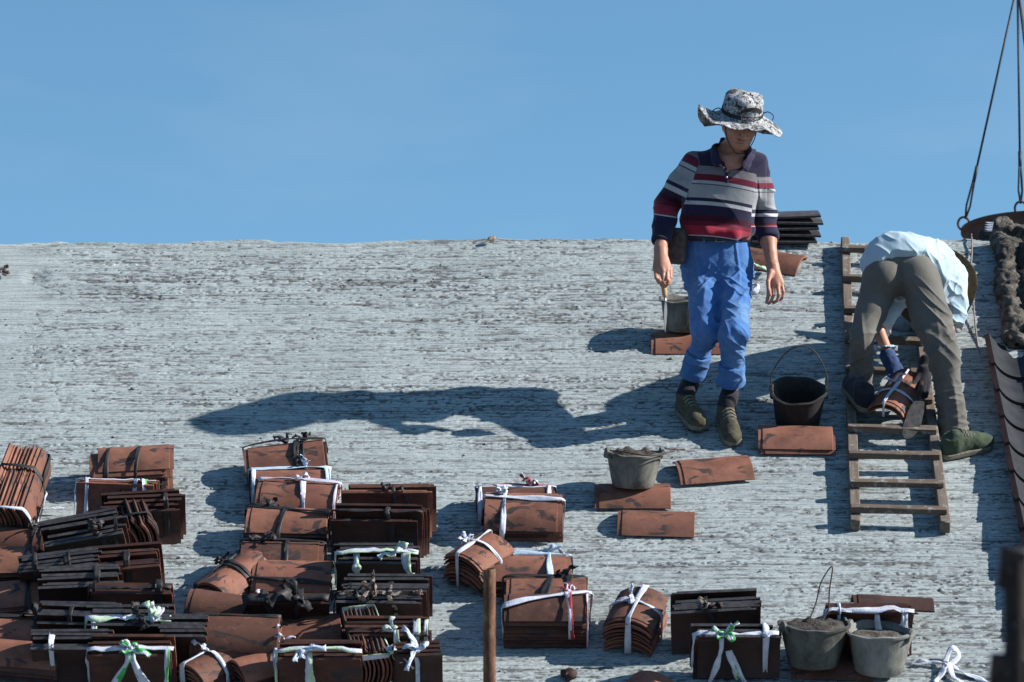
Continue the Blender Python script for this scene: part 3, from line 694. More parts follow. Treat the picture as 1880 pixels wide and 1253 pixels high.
# ---- fifth group, right of centre
bundle(946, 962, 'bundle half hidden behind another, red and white ribbon bow on top', 'flat', 0, 4, ties=(Lg('red', 0.3, 0.1, 0.024), B('red', 0.2, 0.42, 0.03, 0.06, 3), X('white', 0.44, 0, 0.018), X('white', -0.46, 0, 0.02)))
bundle(962, 994, 'orange bundle with a scalloped white ribbon round it and branching dark strokes', 'flat', -1, 5, pitch=22, ties=(X('white', -0.26, 0.02, 0.022), Lg('white', 0.30, -0.12, 0.022), B('white', -0.3, 0.45, 0.028, 0.04)))
bundle(880, 1098, 'tilted bundle fanned towards lower left, white ribbon tied on top', 'flat', 52, 8, L=0.24, ties=(X('white', 0.05, 0.05, 0.018), Lg('white', 0.12, 0.05, 0.018), B('white', -0.05, 0.3, 0.026, 0.07)))
bundle(970, 1098, 'bundle behind the rusty pole, sky blue ribbon knot near its right end', 'flat', -1, 5, ties=(Lg('blue', 0.40, 0.0, 0.024, 0.006), X('blue', 0.25, -0.02, 0.026), B('blue', 0.22, 0.45, 0.032, 0.07)), L=0.37)
bundle(1000, 1146, 'orange bundle with black rag knot, directly above the red and white ribbon', 'flat', -1, 6, ties=(X('black', 0.05, 0.12, 0.04), X('black', 0.3, 0.05, 0.03), Lg('black', 0.3, 0.1, 0.026), B('black', 0.25, 0.45, 0.045, 0.07)))
bundle(1004, 1190, 'bundle of eight ribbed tiles with red and white ribbon, right of the rusty pole', 'flat', 0, 8, ties=(Lg('white', -0.25, 0.6, 0.028, 0.008), B('red', 0.25, 0.35, 0.028, 0.05), T('red', 0.25, 0.3, 0.3, -0.9, 0.028), X('red', 0.48, 0, 0.010)), L=0.365)
bundle(1168, 1208, 'single bundle turned end-on, scalloped tile ends facing down, white ribbon', 'flat', 74, 8, L=0.28, ties=(X('white', 0.0, 0.03, 0.018), Lg('white', -0.02, -0.02, 0.024), B('white', 0.05, 0.1, 0.026, 0.04)))
bundle(1318, 1204, 'dark slate-edged bundle lying above the green and white bow', 'stand_in', 2, 7, tone='dark', roll=-2, ties=(B('rag', -0.1, 0.5, 0.03, 0.04), X('black', -0.05, 0.1, 0.018)), jit=0.02, L=0.37)
bundle(1350, 1254, 'dark bundle with green and white ribbon bow, in front of the slate-edged one', 'stand_in', 0, 5, tone='dark', ties=(X('white', 0.36, 0, 0.030), B('green', -0.15, 0.4, 0.028, 0.07, 3), Lg('white', 0.42, -0.05, 0.024), T('white', -0.18, 0.4, -0.32, -0.5, 0.024), T('white', -0.1, 0.35, 0.14, -0.55, 0.028), T('green', -0.1, 0.35, 0.04, -0.4, 0.024)), jit=0.02)
bundle(1594, 1208, 'dark bundle with white ribbons like legs, behind the two cement buckets', 'stand_in', 0, 4, tone='mid', ties=(X('white', -0.36, 0, 0.020), T('white', 0.08, 0.5, 0.18, -0.5, 0.024), T('white', 0.4, 0.5, 0.3, -0.4, 0.024), T('white', 0.42, 0.5, 0.46, -0.4, 0.014), Lg('white', 0.52, 0, 0.026, 0.0)), L=0.37)

# ------------------------------------------------------------------ single loose tiles
def loose_tile(cx, cy, label, rz=0, w=0.0, roll=0, tone='clay', pitch=0, group='loose roof tiles lying singly'):
    """cx, cy: middle of the tile's near long edge"""
    u, v = roof_uv(cx, cy)
    v += 0.5 * (T_W * abs(math.cos(R(rz))) + T_L * abs(math.sin(R(rz)))) if abs(rz) < 60 else 0
    M = MR @ Matrix.Translation((u, v, w + 0.006)) @ Matrix.Rotation(R(rz), 4, 'Z') @ Matrix.Rotation(R(roll), 4, 'Y') @ Matrix.Rotation(R(pitch), 4, 'X')
    o = obj('roof_tile', TM[(tone, 'plate')], [], None); o.matrix_world = M
    return tag(o, label, 'roof tile', group, 'thing')
loose_tile(1162, 937, 'single orange tile lying level under the mortar-filled bucket')
loose_tile(1206, 990, 'single orange tile lying alone below the bucket, lowest of the loose ones', -3)
loose_tile(1312, 896, 'single orange tile tilted up to the right with a dark hole in its left end', 9, 0.006)
loose_tile(1262, 654, 'single orange tile behind the walking man, under the bucket there', -1)
loose_tile(1466, 838, 'lower of two stacked tiles in front of the empty black bucket', -1)
loose_tile(1462, 836, 'upper of two stacked tiles, leafy dark stroke, by the empty black bucket', -2, T_P)
loose_tile(1414, 510, 'single orange tile near the ridge, partly behind the walking man\'s left arm', -20)
loose_tile(1530, 1254, 'single orange tile at bottom edge beneath the two cement buckets', -3)
o_ = obj('roof_tile', TM[('mid', 'plate')], [], None); o_.matrix_world = Matrix.Translation(at(1638, 1116, 18.42)) @ Matrix.Rotation(R(3), 4, 'Y') @ Matrix.Rotation(R(4), 4, 'X')
tag(o_, 'single reddish tile lying level on the white-ribboned bundle, end poking out right', 'roof tile', 'loose roof tiles lying singly', 'thing')
loose_tile(1170, 1290, 'orange tile end just showing at bottom edge, below the end-on bundle', 60)
# ------------------------------------------------------------------ wooden ladder lying on the roof
M_WOOD = None
def wood(name, c0, c1, axis):
    m = Mat(name, c0, 0.85, 0.2); st = [14, 14, 14]; st[axis] = 1.2
    v = m.coords('Object', tuple(st), 9.0); f = m.noise(v, 4, 8, 0.65, 0.6)
    base = m.ramp(f, [(0.25, c0), (0.5, c1), (0.75, tuple(x * 1.25 for x in c1))])
    sp = m.ramp(m.noise(m.coords('Object', (1, 1, 1), 4.0), 22, 6, 0.7), [(0.55, 0.0), (0.68, 0.8)])
    m.color(m.mix(sp, base, (0.34, 0.34, 0.33)))       # cement splashes
    m.bump(f, 0.5, 0.004); return m.m
M_WOODX = wood('weathered_rung_wood', (0.07, 0.052, 0.04), (0.13, 0.098, 0.075), 0)
M_WOODY = wood('weathered_rail_wood', (0.085, 0.065, 0.05), (0.155, 0.12, 0.095), 1)
def ladder():
    rnd = random.Random(12)
    a = roof_uv(1552, 460); b = roof_uv(1570, 979); c = roof_uv(1668, 462); d = roof_uv(1735, 983)
    b = (b[0], b[1] + 0.01); d = (d[0], d[1] + 0.01)
    root = empty('ladder', rp((a[0] + d[0]) / 2, d[1]), 'weathered wooden ladder lying up the roof under the bending man', 'ladder')
    def frame(p, q):
        x = Vector((q[0] - p[0], q[1] - p[1], 0)); return x.length, math.atan2(x.y, x.x)
    for p, q in ((b, (a[0], a[1] + 0.03)), (d, (c[0], c[1] + 0.02))):
        L, ang = frame(p, q); mb = MB()
        mb.box((0, L / 2, 0), (0.045, L, 0.06), None, 0, 0.004, 0.002, rnd)
        o = obj('rail', mb.mesh('rail', True, 40), M_WOODY); 
        o.matrix_world = MR @ Matrix.Translation((p[0], p[1], 0.034)) @ Matrix.Rotation(ang - math.pi / 2, 4, 'Z')
        M = o.matrix_world.copy(); o.parent = root; o.matrix_parent_inverse = root.matrix_world.inverted(); o.matrix_world = M
    for py in (453, 508, 566, 621, 678, 730, 785, 833, 886, 933):
        def xr(p, q, py):
            f = (py - 975) / (437 - 975.); return p + (q - p) * f
        xl, xr_ = xr(1570, 1552, py) - 9, xr(1742, 1672, py) + 1
        p = roof_uv(xl, py + 29 + rnd.uniform(-1, 1)); q = roof_uv(xr_, py + 32 + rnd.uniform(-2, 2)); L, ang = frame(p, q)
        mb = MB(); mb.box((L / 2, 0, 0), (L, 0.036, 0.032), None, 0, 0.004, 0.0025, rnd)
        o = obj('rung', mb.mesh('rung', True, 40), M_WOODX)
        M = MR @ Matrix.Translation((p[0], p[1], 0.064 + 0.017)) @ Matrix.Rotation(ang, 4, 'Z')
        o.parent = root; o.matrix_world = M
        o.matrix_parent_inverse = root.matrix_world.inverted(); o.matrix_world = M
ladder()

# ------------------------------------------------------------------ rubber buckets
def bucket_mat(name, c0, c1, splash, amt):
    m = Mat(name, c0, 0.75, 0.3); v = m.coords('Object', (1, 1, 0.6), 7.0)
    base = m.ramp(m.noise(v, 14, 5, 0.6), [(0.3, c0), (0.7, c1)])
    f = m.ramp(m.noise(v, 6, 7, 0.68, 0.5), [(amt - 0.06, 0.0), (amt + 0.12, 1.0)])
    m.color(m.mix(f, base, splash)); m.bump(m.noise(v, 45, 6, 0.7), 0.5, 0.005); return m.m
M_BK_OLIVE = bucket_mat('cement_crusted_rubber', (0.048, 0.046, 0.040), (0.085, 0.082, 0.072), (0.20, 0.20, 0.175), 0.46)
M_BK_BLACK = bucket_mat('bare_black_rubber', (0.016, 0.014, 0.014), (0.03, 0.027, 0.026), (0.13, 0.12, 0.11), 0.62)
M_BK_PALE = bucket_mat('pale_cement_rubber', (0.07, 0.067, 0.058), (0.12, 0.116, 0.10), (0.22, 0.22, 0.20), 0.45)
M_BK_GREY = bucket_mat('grey_cement_rubber', (0.032, 0.031, 0.028), (0.058, 0.056, 0.05), (0.13, 0.13, 0.115), 0.52)
M_WIRE = simple('rusty_wire', (0.05, 0.032, 0.026), (0.10, 0.06, 0.045), 40, 0.7, 0.4, 0.4, bump=0.3)
M_MORTAR = simple('wet_mortar', (0.045, 0.037, 0.031), (0.15, 0.135, 0.115), 16, 0.9, 0.2, bump=0.9, bd=0.012, lo=0.4, hi=0.62)
M_MORTARD = simple('dark_wet_mortar', (0.03, 0.025, 0.021), (0.075, 0.064, 0.054), 14, 0.85, 0.25, bump=0.9, bd=0.012)

def bucket(M, label, mat, rt=0.14, rb=0.098, h=0.19, seed=0, handle=None, lugs=True, lug_ang=0.0, mouth=None, squash=1.0):
    rnd = random.Random(seed); ph = rnd.uniform(0, 6)
    root = empty('bucket', M, label, 'bucket', 'rubber mortar buckets')
    def wob(r, z, a):
        k = max(0, z) / h
        return r * (1 + 0.018 * k * math.sin(2 * a + ph) + 0.008 * math.sin(5 * a + ph) * k), z + 0.006 * k * math.sin(2 * a + ph * 2) + 0.0025 * k * math.sin(7 * a)
    mb = MB()
    prof = [(rb * 0.9, 0.0), (rb, 0.006), (rb + (rt - rb) * 0.3, h * 0.3), (rb + (rt - rb) * 0.62, h * 0.62), (rt - 0.004, h * 0.93), (rt + 0.008, h * 0.95), (rt + 0.010, h), (rt - 0.002, h + 0.003), (rt - 0.008, h - 0.002),
            (rb + (rt - rb) * 0.6 - 0.008, h * 0.6), (rb - 0.006, 0.02)]
    mb.lathe(prof, 40, 0, True, True, None, wob)
    obj('shell', mb.mesh('shell', True, 50), mat, root)
    if lugs:
        for sgn in (0, math.pi):
            a = lug_ang + sgn; d = Vector((math.cos(a), math.sin(a), 0)); t = Vector((-d.y, d.x, 0)); mb = MB()
            pts = [d * (rt + 0.004) + t * (x * 0.034) + Vector((0, 0, h - 0.02 + 0.045 * (1 - x * x))) for x in np.linspace(-1, 1, 7)]
            lo = [d * (rt - 0.002) + t * (x * 0.036) + Vector((0, 0, h - 0.028)) for x in np.linspace(-1, 1, 7)]
            vs = [p + d * 0.007 for p in pts] + [p + d * 0.007 for p in lo] + [p - d * 0.005 for p in pts] + [p - d * 0.005 for p in lo]
            fs = []
            for k in range(6):
                fs += [(k, k + 1, 7 + k + 1, 7 + k), (14 + k + 1, 14 + k, 21 + k, 21 + k + 1), (k + 1, k, 14 + k, 14 + k + 1), (7 + k, 7 + k + 1, 21 + k + 1, 21 + k)]
            fs += [(0, 7, 21, 14), (6, 20, 27, 13)]
            mb.add(vs, fs); obj('lug', mb.mesh('lug', True, 40), mat, root)
    if handle:
        mb = MB(); mb.tube(catmull(handle, 6), 0.0032, 6); obj('handle', mb.mesh('handle'), M_WIRE, root)
    return root

def mortar_fill(M, label, r, z, seed, bump=0.03, mat=None):
    rs = random.Random(seed); n, m = 28, 9; vs = []; ox, oy = rs.uniform(0, 50), rs.uniform(0, 50)
    for i in range(m + 1):
        for k in range(n):
            a = 2 * math.pi * k / n; rr = r * i / m; x, y = rr * math.cos(a), rr * math.sin(a)
            hh = float(noise2(x * 22 + ox, y * 22 + oy, 40)) * bump + float(noise2(x * 60 + ox, y * 60, 41)) * bump * 0.5
            vs.append((x, y, z + hh * (1 - 0.7 * (i / m) ** 3)))
    fs = [(i * n + k, (i + 1) * n + k, (i + 1) * n + (k + 1) % n, i * n + (k + 1) % n) for i in range(m) for k in range(n)]
    b = len(vs); vs += [(r * 0.9 * math.cos(2 * math.pi * k / n), r * 0.9 * math.sin(2 * math.pi * k / n), z - 0.03) for k in range(n)]
    fs += [(m * n + k, b + k, b + (k + 1) % n, m * n + (k + 1) % n) for k in range(n)] + [tuple(range(b, b + n))[::-1]]
    mb = MB(); mb.add(vs, fs); o = obj('mortar', mb.mesh('mortar'), mat or M_MORTAR); o.matrix_world = M
    tag(o, label, 'mortar')

def stand_M(px, py, w=0.0, tilt=0.0, rz=0, roll=0):
    """upright frame whose foot stands on the roof at a photo position; tilt: degrees leaning with the slope"""
    u, v = roof_uv(px, py); p = rp(u, v, w)
    return Matrix.Translation(p) @ Matrix.Rotation(R(tilt), 4, 'X') @ Matrix.Rotation(R(roll), 4, 'Y') @ Matrix.Rotation(R(rz), 4, 'Z')
# bucket c on its tile
Mc = stand_M(1162, 910, 0.045, 5, roll=2)
bucket(Mc, 'cement-crusted bucket heaped with mortar, standing on an orange tile', M_BK_OLIVE, 0.130, 0.096, 0.162, 1, handle=[(-0.13, -0.02, 0.17), (-0.05, -0.12, 0.175), (0.08, -0.14, 0.165), (0.2, -0.03, 0.185), (0.23, 0.02, 0.18), (0.14, 0.03, 0.18)], lug_ang=0.35)
mortar_fill(Mc, 'dark mortar heaped in the bucket standing on a tile', 0.120, 0.145, 2, 0.035, M_MORTARD)
# empty black bucket in the roof's plane
Mb = stand_M(1466, 794, 0.0, 30)
Mb = Matrix.Translation(US * 0.085) @ Mb
bucket(Mb, 'empty black bucket with its wire handle raised, mouth facing down the roof', M_BK_BLACK, 0.128, 0.104, 0.185, 3, handle=[(-0.135, 0, 0.185), (-0.125, 0.03, 0.27), (-0.06, 0.06, 0.36), (0.015, 0.075, 0.385), (0.08, 0.06, 0.355), (0.13, 0.03, 0.26), (0.135, 0.0, 0.185)], lug_ang=0.0)
# bucket behind the walking man
Ma = stand_M(1254, 622, 0.045, 8)
bucket(Ma, 'grey bucket behind the walking man\'s trowel, on an orange tile', M_BK_OLIVE, 0.112, 0.09, 0.160, 4, lugs=False)
mortar_fill(Ma, 'mortar inside the grey bucket behind the walking man', 0.102, 0.14, 4, 0.015, M_MORTARD)
# two buckets at the bottom
Md = stand_M(1492, 1240, 0.045, 6, roll=1)
bucket(Md, 'dark bucket of mortar with a thin bent wire standing up, left of the pale bucket', M_BK_GREY, 0.150, 0.105, 0.185, 5, handle=[(-0.02, 0.02, 0.20), (0.01, 0.05, 0.27), (0.03, 0.05, 0.36), (0.075, 0.04, 0.43), (0.065, 0.03, 0.33), (0.06, 0.02, 0.24), (0.03, 0.0, 0.20)], lugs=True, lug_ang=0.5)
mortar_fill(Md, 'lumpy mortar in the dark bucket with the bent wire', 0.14, 0.168, 6, 0.045, M_MORTARD)
Me_ = stand_M(1612, 1244, 0.03, 12, roll=2)
bucket(Me_, 'pale cement-coated bucket at lower right, front one of the pair', M_BK_PALE, 0.138, 0.104, 0.185, 7, lug_ang=-0.5)
mortar_fill(Me_, 'grey mortar in the pale cement-coated bucket', 0.125, 0.155, 8, 0.012, M_MORTAR)

# ------------------------------------------------------------------ slate stack on the ridge
def ridge_stack():
    u, v = roof_uv(1440, 447)
    M = Matrix.Translation(at(1440, 448, 21.74)) @ Matrix.Rotation(R(4), 4, 'Z')
    root = empty('slate_tile_stack', M, 'stack of dark slate tiles on the ridge behind the walking man', 'tile stack')
    mm = tile_mesh('slate_tile', [M_SLATE, M_SLATE, M_SLATE, M_SLATE], L=0.36, W=0.26, sag=0.03)
    for k, (x, z, r) in enumerate(((-0.02, 0.0, 0), (0.0, 0.034, 1), (-0.01, 0.066, -1), (0.012, 0.098, 1), (0.0, 0.128, -2))):
        o = bpy.data.objects.new('tile', mm); link(o, root); o.matrix_local = Matrix.Translation((x, 0.05, z)) @ Matrix.Rotation(R(r), 4, 'Y')
ridge_stack()

# ------------------------------------------------------------------ channel tile run, mortar bed, cord at right
M_CHAN = simple('channel_glaze', (0.016, 0.017, 0.020), (0.03, 0.032, 0.037), 14, 0.6, 0.22, bump=0.15, bd=0.002)
def tile_run():
    m_red = M_CLAYM
    u0, v0 = roof_uv(1812, 640); u1, v1 = roof_uv(1876, 1000)
    W = 0.27; sag = 0.082; L = 0.34; n = 16; step = 0.262
    du = (u1 - u0) / (v1 - v0)
    me = tile_mesh('channel_tile', [m_red, M_CHAN, m_red, M_RUBBER], L=L, W=W, sag=sag, t=0.026, na=14)
    root = empty('tile_row', rp(u0 + W / 2, v0 - 2), 'overlapping row of dark glazed channel tiles running down the right edge', 'tile row')
    ang = math.atan2(-(v1 - v0), -(u1 - u0))
    bed = MB()
    for k in range(n):
        v = v0 - L / 2 * 0.98 - k * step; u = u0 + W / 2 + 0.005 + du * (v - v0)
        o = bpy.data.objects.new('tile', me); link(o, root)
        # concave side up: turned over; axis along the slope
        M = MR @ Matrix.Translation((u, v, sag + 0.012)) @ Matrix.Rotation(math.atan(-du), 4, 'Z') @ Matrix.Rotation(R(-3.5), 4, 'X') @ Matrix.Rotation(R(90), 4, 'Z') @ Matrix.Rotation(math.pi, 4, 'X')
        o.matrix_world = M; o.parent = root; o.matrix_parent_inverse = root.matrix_world.inverted(); o.matrix_world = M
    # packed bed below the tiles, real wall that throws the shadow
    vt = v0 - 0.03
    for s0, s1 in ((vt, vt - 4.2),):
        a = [(u0 + 0.035 + du * (s0 - v0), s0), (u0 + 0.035 + du * (s1 - v0), s1)]
        vs = []
        for (u, v) in a:
            vs += [rp(u - 0.030, v, -0.01), rp(u - 0.022, v, 0.058), rp(u + 0.012, v, 0.030), rp(u + 0.012, v, -0.01)]
        bed.add(vs, [(0, 1, 5, 4), (1, 2, 6, 5), (2, 3, 7, 6), (0, 3, 2, 1), (4, 5, 6, 7)])
    o = obj('mortar_bed', bed.mesh('mortar_bed', False), M_CLAYD, root); o.matrix_parent_inverse = root.matrix_world.inverted()
tile_run()

def lump_mesh(name, path, rads, seed, na=18, per=7, amp=0.5, fq=14, flat=0.8):
    """a lumpy mass laid along a path, sitting on the roof"""
    pts = catmull(path, per); N = len(pts); V = []; rr = np.interp(np.linspace(0, 1, N), np.linspace(0, 1, len(rads)), rads)
    for i, p in enumerate(pts):
        t = (pts[min(i + 1, N - 1)] - pts[max(i - 1, 0)]).normalized(); s = t.cross(UN).normalized(); n = s.cross(t).normalized()
        e = min(i, N - 1 - i); f = min(1, 0.25 + 0.35 * e)
        for k in range(na):
            a = 2 * math.pi * k / na; V.append(p + (s * math.cos(a) + n * math.sin(a) * flat) * rr[i] * f)
    V = np.array([v[:] for v in V]); C = np.repeat(np.array([p[:] for p in pts]), na, 0)
    d = 1 + amp * ((noise3(V, fq, seed) - 0.5) * 1.4 + (noise3(V, fq * 2.3, seed + 1) - 0.5) * 0.9 + (noise3(V, fq * 5, seed + 2) - 0.5) * 0.6)
    V = C + (V - C) * d[:, None]
    Fq = [[i * na + k, i * na + (k + 1) % na, (i + 1) * na + (k + 1) % na, (i + 1) * na + k] for i in range(N - 1) for k in range(na)]
    me = mesh_np(name, V, Fq); return me
def mortar_ridge():
    P = lambda px, py, w=0.03: rp(*roof_uv(px, py), w)
    path = [P(1832, 450, 0.04), P(1846, 470, 0.05), P(1848, 506, 0.05), P(1852, 546, 0.05), P(1857, 586, 0.05), P(1861, 618, 0.05), P(1866, 646, 0.04)]
    me = lump_mesh('mortar_line', path, [0.045, 0.066, 0.054, 0.064, 0.054, 0.064, 0.05], 60, 40, 26, 0.55, 12)
    tag(obj('mortar_line', me, M_MORTAR), 'line of brown mortar lumps laid up to the ridge at right edge', 'mortar')
    path = [at(1800, 436, 21.9), at(1835, 426, 21.85), at(1870, 432, 21.8), at(1905, 440, 21.7)]
    me = lump_mesh('mortar_mound', path, [0.035, 0.085, 0.07, 0.08], 70, 36, 22, 0.5, 14)
    tag(obj('mortar_mound', me, M_MORTAR), 'rounded mortar mound on the ridge in front of the hanging tub', 'mortar')
    path = [P(1900, 470, 0.05), P(1904, 540, 0.05), P(1910, 640, 0.05)]  # dark mass standing in for the shadow right of the lumps
    me = lump_mesh('shade_bank', path, [0.10, 0.10, 0.09], 80, 24, 16, 0.6, 10)
    tag(obj('shade_bank', me, M_MORTARD), 'dark bank put in for the shadow at right edge beside the brown lumps', 'mortar')
    # zigzag strip end stuck in the mound
    mb = MB(); p0 = at(1812, 425, 21.75)
    vs = []
    for k in range(9):
        x = -0.018 if k % 2 == 0 else 0.004
        vs += [p0 + Vector((x + 0.001 * k, 0, k * 0.006)), p0 + Vector((0.026 + 0.0012 * k, 0.004, k * 0.006))]
    top = [v + Vector((0, 0.004, 0)) for v in vs]; n = len(vs); fs = []
    for k in range(8): fs += [(2 * k, 2 * k + 1, 2 * k + 3, 2 * k + 2), (n + 2 * k + 1, n + 2 * k, n + 2 * k + 2, n + 2 * k + 3), (2 * k, 2 * k + 2, n + 2 * k + 2, n + 2 * k), (2 * k + 3, 2 * k + 1, n + 2 * k + 1, n + 2 * k + 3)]
    mb.add(vs + top, fs); tag(obj('zigzag_strip', mb.mesh('zigzag_strip', False), M_WHITE), 'small white zigzag strip end sticking up from the ridge mortar', 'strip')
mortar_ridge()

def cord():
    mb = MB(); pts = [rp(*roof_uv(x, y), w) for x, y, w in ((1783, 440, 0.03), (1784, 470, 0.02), (1781, 520, 0.05), (1785, 560, 0.05), (1792, 620, 0.02), (1800, 660, 0.006), (1804, 682, 0.004))]
    mb.tube(catmull(pts, 6), 0.0045, 6); o = obj('cord', mb.mesh('cord'), simple('grey_cord', (0.16, 0.14, 0.14), (0.26, 0.24, 0.24), 60, 0.9, 0.1, bump=0.3))
    tag(o, 'thin grey cord hanging down the roof right of the bending man', 'cord')
cord()

# ------------------------------------------------------------------ hanging steel tub
def hanging_tub():
    m_rust = simple('rusty_tub_steel', (0.045, 0.022, 0.018), (0.10, 0.05, 0.04), 5, 0.7, 0.4, 0.3, bump=0.3)
    m_rope = simple('wire_rope', (0.020, 0.020, 0.026), (0.04, 0.04, 0.05), 60, 0.6, 0.4, 0.3, bump=0)
    Y = 25.5; c = at(1892, 428, Y); r = 0.41; tilt = Matrix.Rotation(R(-13), 4, 'X')
    root = empty('hanging_tub', Matrix.Translation(c), 'rusty round steel tub hanging on wire ropes beyond the ridge, top right', 'tub')
    mb = MB(); mb.lathe([(0.02, -0.5), (r * 0.78, -0.5), (r * 0.98, 0), (r * 1.03, 0.005), (r * 1.03, 0.03), (r * 0.97, 0.03), (r * 0.76, -0.47), (0.02, -0.47)], 48, 0, False, False, tilt)
    obj('shell', mb.mesh('shell', True, 40), m_rust, root)
    top = at(1868, -30, Y) - c
    for ang, px, dz in ((184, 1, 0), (255, 0, 0), (275, 0, 0), (60, 0, 0)):
        a = R(ang); rim = tilt @ Vector((r * math.cos(a), r * math.sin(a), 0.03))
        mb = MB(); d = (top - rim).normalized(); s = d.orthogonal().normalized()
        ring = [rim + Vector((0.035 * math.cos(t), 0, 0.02 + 0.04 * math.sin(t))) for t in np.linspace(0, 2 * math.pi, 15)[:-1]]
        mb.tube(ring, 0.008, 6, closed=True); obj('shackle', mb.mesh('shackle'), m_rust, root)
        j = rim + d * 0.05; e = rim + d * 0.32
        mb = MB(); mb.tube([j + Vector((0.0, 0, 0)), j + d * 0.08 + s * 0.018, e - d * 0.05 + s * 0.008, e], 0.007, 6); mb.tube([j, j + d * 0.08 - s * 0.018, e - d * 0.05 - s * 0.008, e], 0.007, 6)
        mb.tube([e - d * 0.04, e + d * 0.06], 0.011, 8); mb.tube([e, top], 0.0075, 6)
        obj('wire_rope', mb.mesh('wire_rope'), m_rope, root)
hanging_tub()

# ------------------------------------------------------------------ rusty pole and the near scaffold post
def poles():
    m = Mat('rusty_pipe', (0.15, 0.07, 0.04), 0.75, 0.35, 0.2); v = m.coords('Object', (1, 1, 0.35)); f = m.noise(v, 24, 9, 0.75)
    m.color(m.ramp(f, [(0.30, (0.035, 0.016, 0.012)), (0.42, (0.09, 0.038, 0.022)), (0.54, (0.17, 0.085, 0.045)), (0.63, (0.28, 0.19, 0.12)), (0.70, (0.42, 0.38, 0.32))])); m.bump(m.noise(v, 70, 6, 0.7), 0.6, 0.004)
    Y = 16.6; top = at(898.5, 1045, Y); r = 11.5 / F_PX * Y
    mb = MB(); n = 24
    mb.lathe([(r * 0.80, -0.03), (r * 0.82, 0.0), (r * 0.98, 0.0), (r, -0.004), (r, -3.0)], n, 0, True, False, None, lambda rr, z, a: (rr, z + (0.003 * math.sin(a + 1) if z > -0.1 else 0)))
    o = obj('pole', mb.mesh('pole', True, 45), m.m); o.location = top; tag(o, 'upright rusty steel pole in front of the centre bundles', 'pole')
    m2 = simple('dark_scaffold_steel', (0.012, 0.008, 0.008), (0.03, 0.02, 0.017), 25, 0.6, 0.4, 0.2, bump=0.3)
    Y = 7.5; c = at(1862, 1030, Y); k = Y / F_PX
    root = empty('scaffold_post', c, 'blurred black scaffold post with clamps at lower right corner', 'scaffold post')
    mb = MB(); mb.tube([(0.004, 0, 0.0), (0.004, 0, -1.5)], 24 * k, 20); obj('tube', mb.mesh('tube', True, 45), m2, root)
    for z, x, s in ((-15, -2, (52, 40, 78)), (-205, -8, (74, 44, 66)), (-118, 10, (46, 40, 40))):
        mb = MB(); mb.box((x * k, 0, z * k), [q * k for q in s], Matrix.Rotation(0.1, 3, 'Y'), 0, 5 * k); mb.tube([((x - 10) * k, -0.02, z * k), ((x - 10) * k, -0.05, z * k)], 7 * k, 8)
        obj('clamp', mb.mesh('clamp', True, 40), m2, root)
poles()

# ------------------------------------------------------------------ scraps
def scraps():
    rnd = random.Random(77)
    mb = MB(); N3 = lambda pts: [UN] * len(pts)
    P = lambda px, py, w=0.008: rp(*roof_uv(px, py), w)
    for path in ([P(1672, 1223), P(1700, 1224, 0.02), P(1735, 1228, 0.03)], [P(1735, 1228, 0.03), P(1745, 1210, 0.05), P(1760, 1216, 0.03), P(1738, 1232, 0.015)], [P(1735, 1230, 0.03), P(1765, 1240, 0.015), P(1800, 1252), P(1820, 1258)],
                 [P(1738, 1230, 0.03), P(1728, 1245, 0.02), P(1716, 1258)], [P(1738, 1230, 0.03), P(1750, 1250, 0.02), P(1770, 1262)]):
        pts = catmull(path, 6); ribbon(mb, pts, N3(pts), 0.026, rnd)
    knot(mb, P(1737, 1229, 0.02), 0.016, rnd)
    tag(obj('ribbon_scrap', mb.mesh('ribbon_scrap'), CM['white']), 'loose knotted white ribbon lying on the roof at lower right', 'ribbon')
    mb = MB(); pts = catmull([P(1378, 500, 0.05), P(1395, 510, 0.06), P(1412, 512, 0.05), P(1420, 500, 0.05)], 6); ribbon(mb, pts, N3(pts), 0.026, rnd)
    tag(obj('ribbon_scrap', mb.mesh('ribbon_scrap'), CM['lime']), 'pale lime ribbon scrap on the tile near the ridge', 'ribbon')
    me = lump_mesh('plastic_wad', [P(1376, 545, 0.02), P(1384, 538, 0.03), P(1392, 540, 0.02)], [0.02, 0.03, 0.02], 91, 14, 6, 0.9, 40)
    tag(obj('plastic_wad', me, M_WHITE), 'crumpled white plastic wad beside the walking man\'s thigh', 'plastic')
    me = lump_mesh('ridge_pebble', [at(896, 442, 21.7), at(903, 438, 21.72), at(909, 433, 21.72)], [0.010, 0.018, 0.010], 92, 12, 5, 0.5, 60)
    tag(obj('ridge_pebble', me, simple('buff_stone', (0.22, 0.17, 0.13), (0.34, 0.28, 0.22), 40)), 'small brown pebble sitting alone on the ridge line', 'pebble')
    me = lump_mesh('broken_tile_bit', [P(1030, 1248, 0.02), P(1042, 1246, 0.03), P(1056, 1252, 0.02)], [0.02, 0.035, 0.025], 93, 12, 5, 0.6, 30)
    tag(obj('broken_tile_bit', me, M_CLAYD), 'dark broken tile bit at bottom edge right of the rusty pole', 'tile fragment')
    mb = MB()
    for k in range(5): mb.box(rp(*roof_uv(6 + rnd.uniform(-6, 8), 492 + k * 5), 0.008 + 0.004 * k), (0.035 * rnd.uniform(.5, 1.2), 0.024, 0.010), Euler((rnd.uniform(-.5, .5) + TH, rnd.uniform(-.4, .4), rnd.uniform(-.9, .9))).to_matrix(), 0, 0.003, 0.005, rnd)
    tag(obj('brick_rubble', mb.mesh('brick_rubble', False), simple('rubble', (0.05, 0.036, 0.03), (0.15, 0.12, 0.10), 25)), 'small patch of broken brown rubble at the left edge below the ridge', 'rubble', kind='thing')
scraps()
